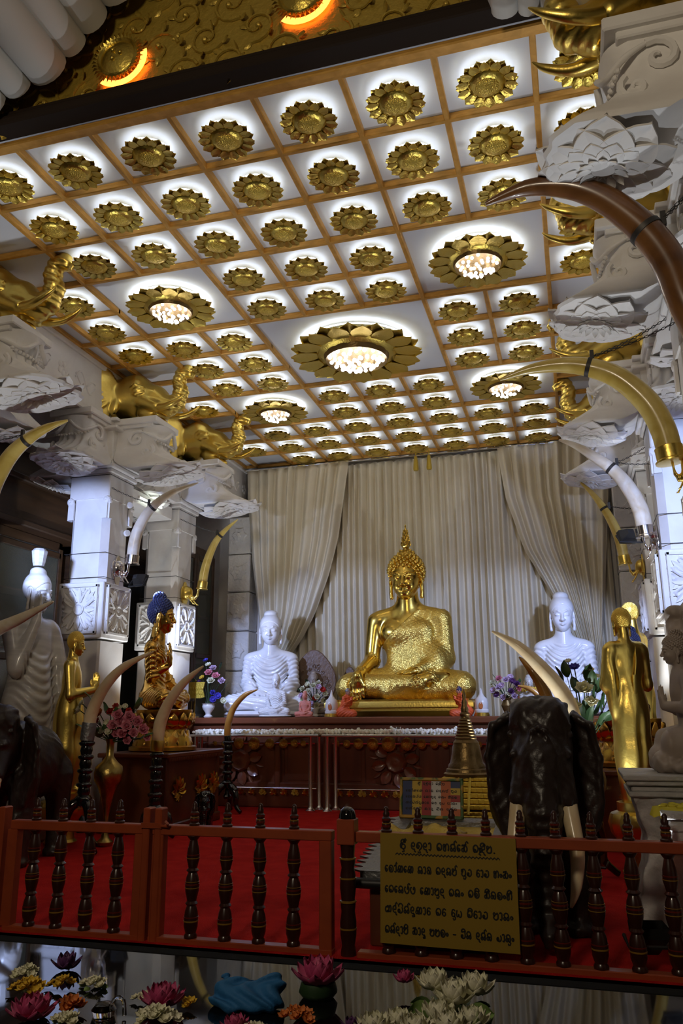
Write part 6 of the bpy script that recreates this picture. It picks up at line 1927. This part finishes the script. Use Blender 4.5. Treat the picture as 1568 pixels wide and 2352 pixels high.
# ------------------------------------------------------------------ orange railing with turned balusters
def turned(m, prof, seg=18): return m.lathe(prof, seg)
BAL = [(.044, .0), (.044, .015), (.036, .03), (.048, .07), (.050, .12), (.043, .17), (.032, .20), (.043, .215), (.032, .23), (.046, .29), (.049, .33), (.042, .38), (.030, .41), (.044, .425), (.030, .44), (.045, .50), (.040, .56), (.030, .60), (.026, .62), (.045, .645), (.028, .665), (.038, .69), (.042, .70)]
FIN = [(.036, .0), (.036, .012), (.027, .02), (.030, .05), (.024, .06), (.029, .07), (.029, .085), (.020, .095), (.022, .115), (.016, .125), (.018, .14), (.010, .155), (0, .16)]
def baluster_proto():
    t = MB().lathe(BAL, 18).build('baluster', M_['turned'], None, 40)
    for z0, z1, r, mt in ((.10, .112, .0515, 'turned_yellow'), (.125, .135, .0505, 'turned_red'), (.31, .318, .0505, 'turned_yellow'), (.33, .342, .0505, 'turned_red'), (.35, .356, .049, 'turned_yellow'), (.50, .508, .0465, 'turned_yellow'), (.52, .53, .0455, 'turned_red')):
        MB().lathe([(r - .006, z0), (r, z0 + .002), (r, z1 - .002), (r - .006, z1)], 18).build('painted_band', M_[mt], t, 40)
    f = MB().lathe(FIN, 14).build('finial', M_['turned'], t, 40); f.location.z = .715
    for z0, z1, r, mt in ((.03, .045, .031, 'turned_red'), (.05, .058, .0305, 'turned_yellow'), (.072, .084, .0305, 'turned_red')):
        MB().lathe([(r - .008, z0), (r, z0 + .001), (r, z1 - .001), (r - .008, z1)], 14).build('painted_band', M_[mt], t, 40).location.z = .715
    return t
RY = 5.45
def rail_part(name, label, x0, x1, stiles, posts):
    t = thing(name, label, 'railing', (0, RY, 0), 0, None)
    MB().box(((x0 + x1) / 2, 0, .715), (x1 - x0, .085, .065), b=.006).build('top_rail', M_['rail'], t, 0)
    MB().box(((x0 + x1) / 2, 0, -.005), (x1 - x0, .085, .075), b=.006).build('bottom_rail', M_['rail'], t, 0)
    for x in stiles: MB().box((x, 0, .355), (.085, .08, .66), b=.006).build('stile', M_['rail'], t, 0)
    return t
BX = {'l': (-1.225, -1.0, -.765, -.53), 'm': (.06, .31, .555, .80), 'r': (1.44, 1.65, 1.87, 2.085, 2.30, 2.51, 2.725, 2.94, 3.155)}
g1 = rail_part('gate_leaf', 'left orange gate leaf of the low railing', -1.42, -.30, (-1.40, -.34), ())
g2 = rail_part('gate_leaf', 'middle orange gate leaf of the low railing, latched', -.245, 1.075, (-.20, 1.03), ())
g3 = rail_part('railing', 'fixed orange railing section on the right, behind the yellow sign', 1.24, 3.75, (), ())
for g, x in ((g1, -.292), (g2, -.20)): MB().box((x, 0, .41), (.055, .10, .90), b=.008).build('gate_post', M_['rail'], g, 0)
p = MB().lathe([(.05, -.04), (.05, .02), (.042, .06), (.052, .12), (.053, .2), (.044, .26), (.05, .3), (.044, .33), (.053, .40), (.05, .48), (.042, .52), (.05, .56), (.044, .60), (.05, .665)], 20, TR((1.175, 0, 0))).build('turned_post', M_['turned'], g3, 40)
MB().box((1.175, 0, .745), (.12, .12, .16), b=.006).build('post_block', M_['rail'], p, 0)
for z in (.15, .31, .45, .57): MB().lathe([(.046, z), (.055, z + .003), (.055, z + .012), (.046, z + .015)], 20, TR((1.175, 0, 0))).build('painted_band', M_['turned_yellow'], p, 40)
MB().lathe([(.058, .825), (.056, .845), (.048, .875), (.025, .895), (0, .90)], 20, TR((1.175, 0, 0))).build('dome_cap', M_['lacquer'], p, 40)
o = MB().box((0, 0, .40), (.055, .10, .88), b=.008).build('railing_post', M_['rail'], None, 0); o.location = (-1.50, RY, 0)
tag(o, 'orange railing post at the left edge, cut by the frame', 'post')
m = MB().box((-.245, -.055, .745), (.16, .012, .035)); m.tube([(-.17, -.06, .745), (-.11, -.07, .745), (-.10, -.09, .765), (-.12, -.09, .78)], .01, 6)
m.build('latch', M_['rail'], g2, 30)
bp = baluster_proto(); first = True
for g, sec in ((g1, 'l'), (g2, 'm'), (g3, 'r')):
    for x in BX[sec]:
        o = bp if first else copy_tree(bp)
        first = False
        o.parent = g; o.location = (x, 0, .033)

# ------------------------------------------------------------------ polished black table with the offered flowers
TZ = .94
t = thing('offering_table', 'polished black offering table reflecting the hall in the foreground', 'table', (2.3, 1.28, 0))
MB().box((0, 0, TZ - .02), (3.4, 1.30, .04), b=.004).build('table_top', M_['table'], t, 0)
MB().box((0, .675, TZ - .06), (3.44, .05, .12), b=.004).build('rim', M_['matte_black'], t, 0)
b = MB()
for x in (-1.5, 1.5):
    for y in (-.5, .55): b.box((x, y, .36), (.1, .1, 1.06))
b.build('legs_frame', M_['black'], t, 0)
def lotus_flower(name, label, x, y, r, matl, n=8, openness=1.0, z=TZ, group=None, rz=0.0, pale=None):
    t = thing(name, label, 'flower', (x, y, z), rz, group)
    for k in range(3):
        m = MB()
        for i in range(n):
            a = 2 * PI * (i + .5 * k) / n
            el = R(14 + 27 * k) / openness ** .5
            m.petal(r * (1.0 - .10 * k), r * .30, Matrix.Rotation(a, 4, 'Z') @ TR((r * .05, 0, r * .12), (0, -el, 0)), cup=.22, bend=-.10, n=6, th=r * .012)
        m.build('petal_ring', M_[matl], t, 180)
    MB().ball((0, 0, r * .34), (r * .2, r * .2, r * .22), 12, 8).build('seed_pod', M_[pale or 'petal_yellow'], t, 180)
    MB().tube([(0, 0, r * .14), (.3 * r, -.2 * r, .03 * r + .004)], r * .07, 6).build('stem', M_['leaf'], t)
def cluster(name, label, x, y, w, h, matl, n, sz, seed, cat='flowers', group=None, leaves=0):
    t = thing(name, label, cat, (x, y, TZ), 0, group)
    rn = random.Random(seed)
    for i in range(n):
        a = 2.4 * i; q = math.sqrt((i + .3) / n)
        p = (w * .42 * q * math.cos(a), w * .30 * q * math.sin(a), sz * .35 + (h - sz * .6) * (1 - q) * rn.uniform(.7, 1))
        m = MB(); blossom(m, look(p, (p[0] * 6 + rn.uniform(-.2, .2), p[1] * 6 - .15, .6)), sz, 7, 2, .34)
        m.build('flower', M_[matl], t, 180)
    if leaves:
        m = MB()
        for i in range(leaves):
            a = 2 * PI * i / leaves
            leafm(m, (w * .25 * math.cos(a), w * .2 * math.sin(a), .004), (math.cos(a), math.sin(a), .12), w * .32, w * .09, rn.random())
        m.build('foliage', M_['leaf_pale'], t, 180)
lotus_flower('lotus_flower', 'large dark pink lotus on the black table below the middle gate leaf', 2.152, 1.735, .058, 'petal_pink', 9, .8, TZ + .02)
o = MB().lathe([(.03, 0), (.04, .012), (.035, .03), (0, .032)], 14).build('lotus_leaf_pad', M_['leaf_dark'], None, 60); o.location = (2.152, 1.735, TZ); tag(o, 'dark leaf pad under the large pink lotus', 'leaf')
lotus_flower('lotus_flower', 'pink lotus with spread petals on the table, left of the blue cloth', 1.873, 1.60, .048, 'petal_pink', 8, 1.3)
lotus_flower('lotus_flower', 'deep pink lotus bud behind the white flowers on the table', 2.318, 1.80, .026, 'petal_pink', 8, .7, TZ + .02)
lotus_flower('lotus_flower', 'small pink lotus in front of the blue cloth at the bottom edge', 2.06, 1.525, .03, 'petal_pink', 7, 1.0)
lotus_flower('lotus_flower', 'dark crimson lotus lying at the bottom left corner', 1.665, 1.475, .05, 'petal_pink', 8, 1.4)
lotus_flower('lotus_flower', 'dark purple flower standing near the table rim, far left', 1.545, 1.76, .038, 'petal_purple', 7, .7)
lotus_flower('lotus_flower', 'small dark purple flower right of the large pink lotus', 2.262, 1.585, .022, 'petal_purple', 6, .6)
lotus_flower('lotus_flower', 'white lotus at the upper right of the white flower pile', 2.472, 1.735, .044, 'petal_white', 8, .9, TZ + .028, 'white lotuses on the table', .4, 'petal_white')
lotus_flower('lotus_flower', 'white lotus at the upper left of the white flower pile', 2.392, 1.735, .042, 'petal_white', 9, .8, TZ + .030, 'white lotuses on the table', 1.1, 'petal_white')
lotus_flower('lotus_flower', 'white lotus lowest in the white flower pile', 2.415, 1.65, .046, 'petal_white', 8, 1.3, TZ, 'white lotuses on the table', .2, 'petal_white')
lotus_flower('lotus_flower', 'flattened white lotus leading the row left of the white pile', 2.345, 1.615, .036, 'petal_white', 8, 1.5, TZ, 'white lotuses on the table', .7, 'petal_white')
lotus_flower('lotus_flower', 'white lotus at the right foot of the white pile', 2.475, 1.655, .038, 'petal_white', 8, 1.3, TZ, 'white lotuses on the table', .5, 'petal_white')
for (x, y, r, n, op, rz, lab) in ((2.44, 1.60, .044, 9, 1.2, .3, 'white lotus in front of the pile, nearest the bottom edge on the right'), (2.385, 1.575, .042, 8, 1.4, .9, 'white lotus in front of the pile, at the bottom edge in the middle'), (2.31, 1.575, .040, 8, 1.5, .5, 'white lotus at the left end of the row, bottom edge'), (2.437, 1.70, .046, 9, .9, .2, 'white lotus in the middle of the pile, between the two upper ones')):
    lotus_flower('lotus_flower', lab, x, y, r, 'petal_white', n, op, TZ + (.02 if y > 1.69 else 0), 'white lotuses on the table', rz, 'petal_white')
m = MB()
for k in range(9):
    a = 2 * PI * k / 9
    leafm(m, (.03 * math.cos(a), .03 * math.sin(a), .004), (math.cos(a), math.sin(a), .25), .055, .022, a)
o = m.build('lotus_leaves', M_['leaf_pale'], None, 180); o.location = (2.43, 1.69, TZ)
tag(o, 'pale green leaves under the white lotus pile', 'leaves', kind='thing')
cluster('flower_cluster', 'yellow flower heads at far left of the table', 1.562, 1.60, .075, .032, 'petal_yellow', 6, .020, 3)
cluster('flower_cluster', 'yellow and dark buds beside the purple flower, far left', 1.612, 1.645, .06, .03, 'petal_yellow', 5, .015, 4)
cluster('flower_cluster', 'orange flower head among the left flowers', 1.713, 1.525, .05, .03, 'petal_orange', 4, .02, 5)
cluster('flower_cluster', 'cream blossoms at the left end of the table rim', 1.49, 1.69, .07, .028, 'petal_white', 8, .014, 6, group='cream blossoms on the table')
cluster('flower_cluster', 'cream blossoms floating over the pillar reflection', 1.673, 1.67, .065, .022, 'petal_white', 7, .014, 7, group='cream blossoms on the table', leaves=4)
cluster('flower_cluster', 'cream blossoms left of the orange flower head', 1.648, 1.515, .055, .03, 'petal_white', 7, .015, 8, group='cream blossoms on the table')
cluster('flower_cluster', 'cream blossoms in front of the orange flower head', 1.74, 1.475, .06, .02, 'petal_white', 7, .014, 9, group='cream blossoms on the table', leaves=4)
cluster('flower_cluster', 'cream blossoms behind the pink lotus left of the blue cloth', 1.82, 1.62, .05, .018, 'petal_white', 6, .012, 10, group='cream blossoms on the table')
cluster('flower_cluster', 'cream blossoms in front of the spread pink lotus', 1.90, 1.525, .09, .03, 'petal_white', 9, .017, 11, group='cream blossoms on the table')
cluster('flower_cluster', 'cream blossoms below the blue cloth at the bottom edge', 2.10, 1.515, .06, .02, 'petal_white', 6, .014, 12, group='cream blossoms on the table')
cluster('flower_cluster', 'small yellow flower right of the spread pink lotus', 1.925, 1.61, .03, .02, 'petal_yellow', 3, .014, 13)
cluster('flower_cluster', 'orange flowers below the large pink lotus at bottom edge', 2.155, 1.60, .07, .026, 'petal_orange', 6, .016, 14)
o = MB()
o.tube([(0, 0, 0), (0, 0, .02), (.012, 0, .034), (.026, 0, .03), (.03, 0, .005)], .004, 8, sub=4); o.lathe([(.02, 0), (.024, .012), (.016, .022), (0, .026)], 14, TR((-.015, .0, 0)))
o = o.build('glass_cup', M_['clear']); o.location = (1.80, 1.53, TZ)
tag(o, 'small upturned glass cup with a handle among the left flowers', 'cup')
# crumpled blue cloth
s = SDF((-.10, -.06, -.004), (.10, .06, .085), .0028)
s.ell((0, 0, .024), (.066, .038, .027), .02); s.ell((.046, .006, .046), (.026, .016, .020), .012); s.ell((-.048, .006, .038), (.026, .014, .016), .012)
s.ell((.0, -.024, .014), (.05, .022, .015), .012); s.ell((.055, -.01, .02), (.02, .02, .02), .012); s.ell((-.058, -.008, .014), (.02, .02, .014), .012)
s.rc((-.01, .0, .062), (.012, -.004, .058), .012, .010, .012, sub=True)
X, Y, Z = s.xyz()
s.D = (s.D +   .0036 * np.sin(X * 120 + 5 * np.sin(Z * 50 + Y * 40)) + .0026 * np.sin(Y * 170 + X * 60 + Z * 90)).astype(np.float32)
PV, PF = s.mesh(); o = link_mesh('blue_cloth', PV, PF, M_['blue_cloth'], None, 180); o.location = (2.035, 1.645, TZ - .001); o.scale = (1.0, 1, .95)
tag(o, 'crumpled blue cloth lying on the black table', 'cloth')
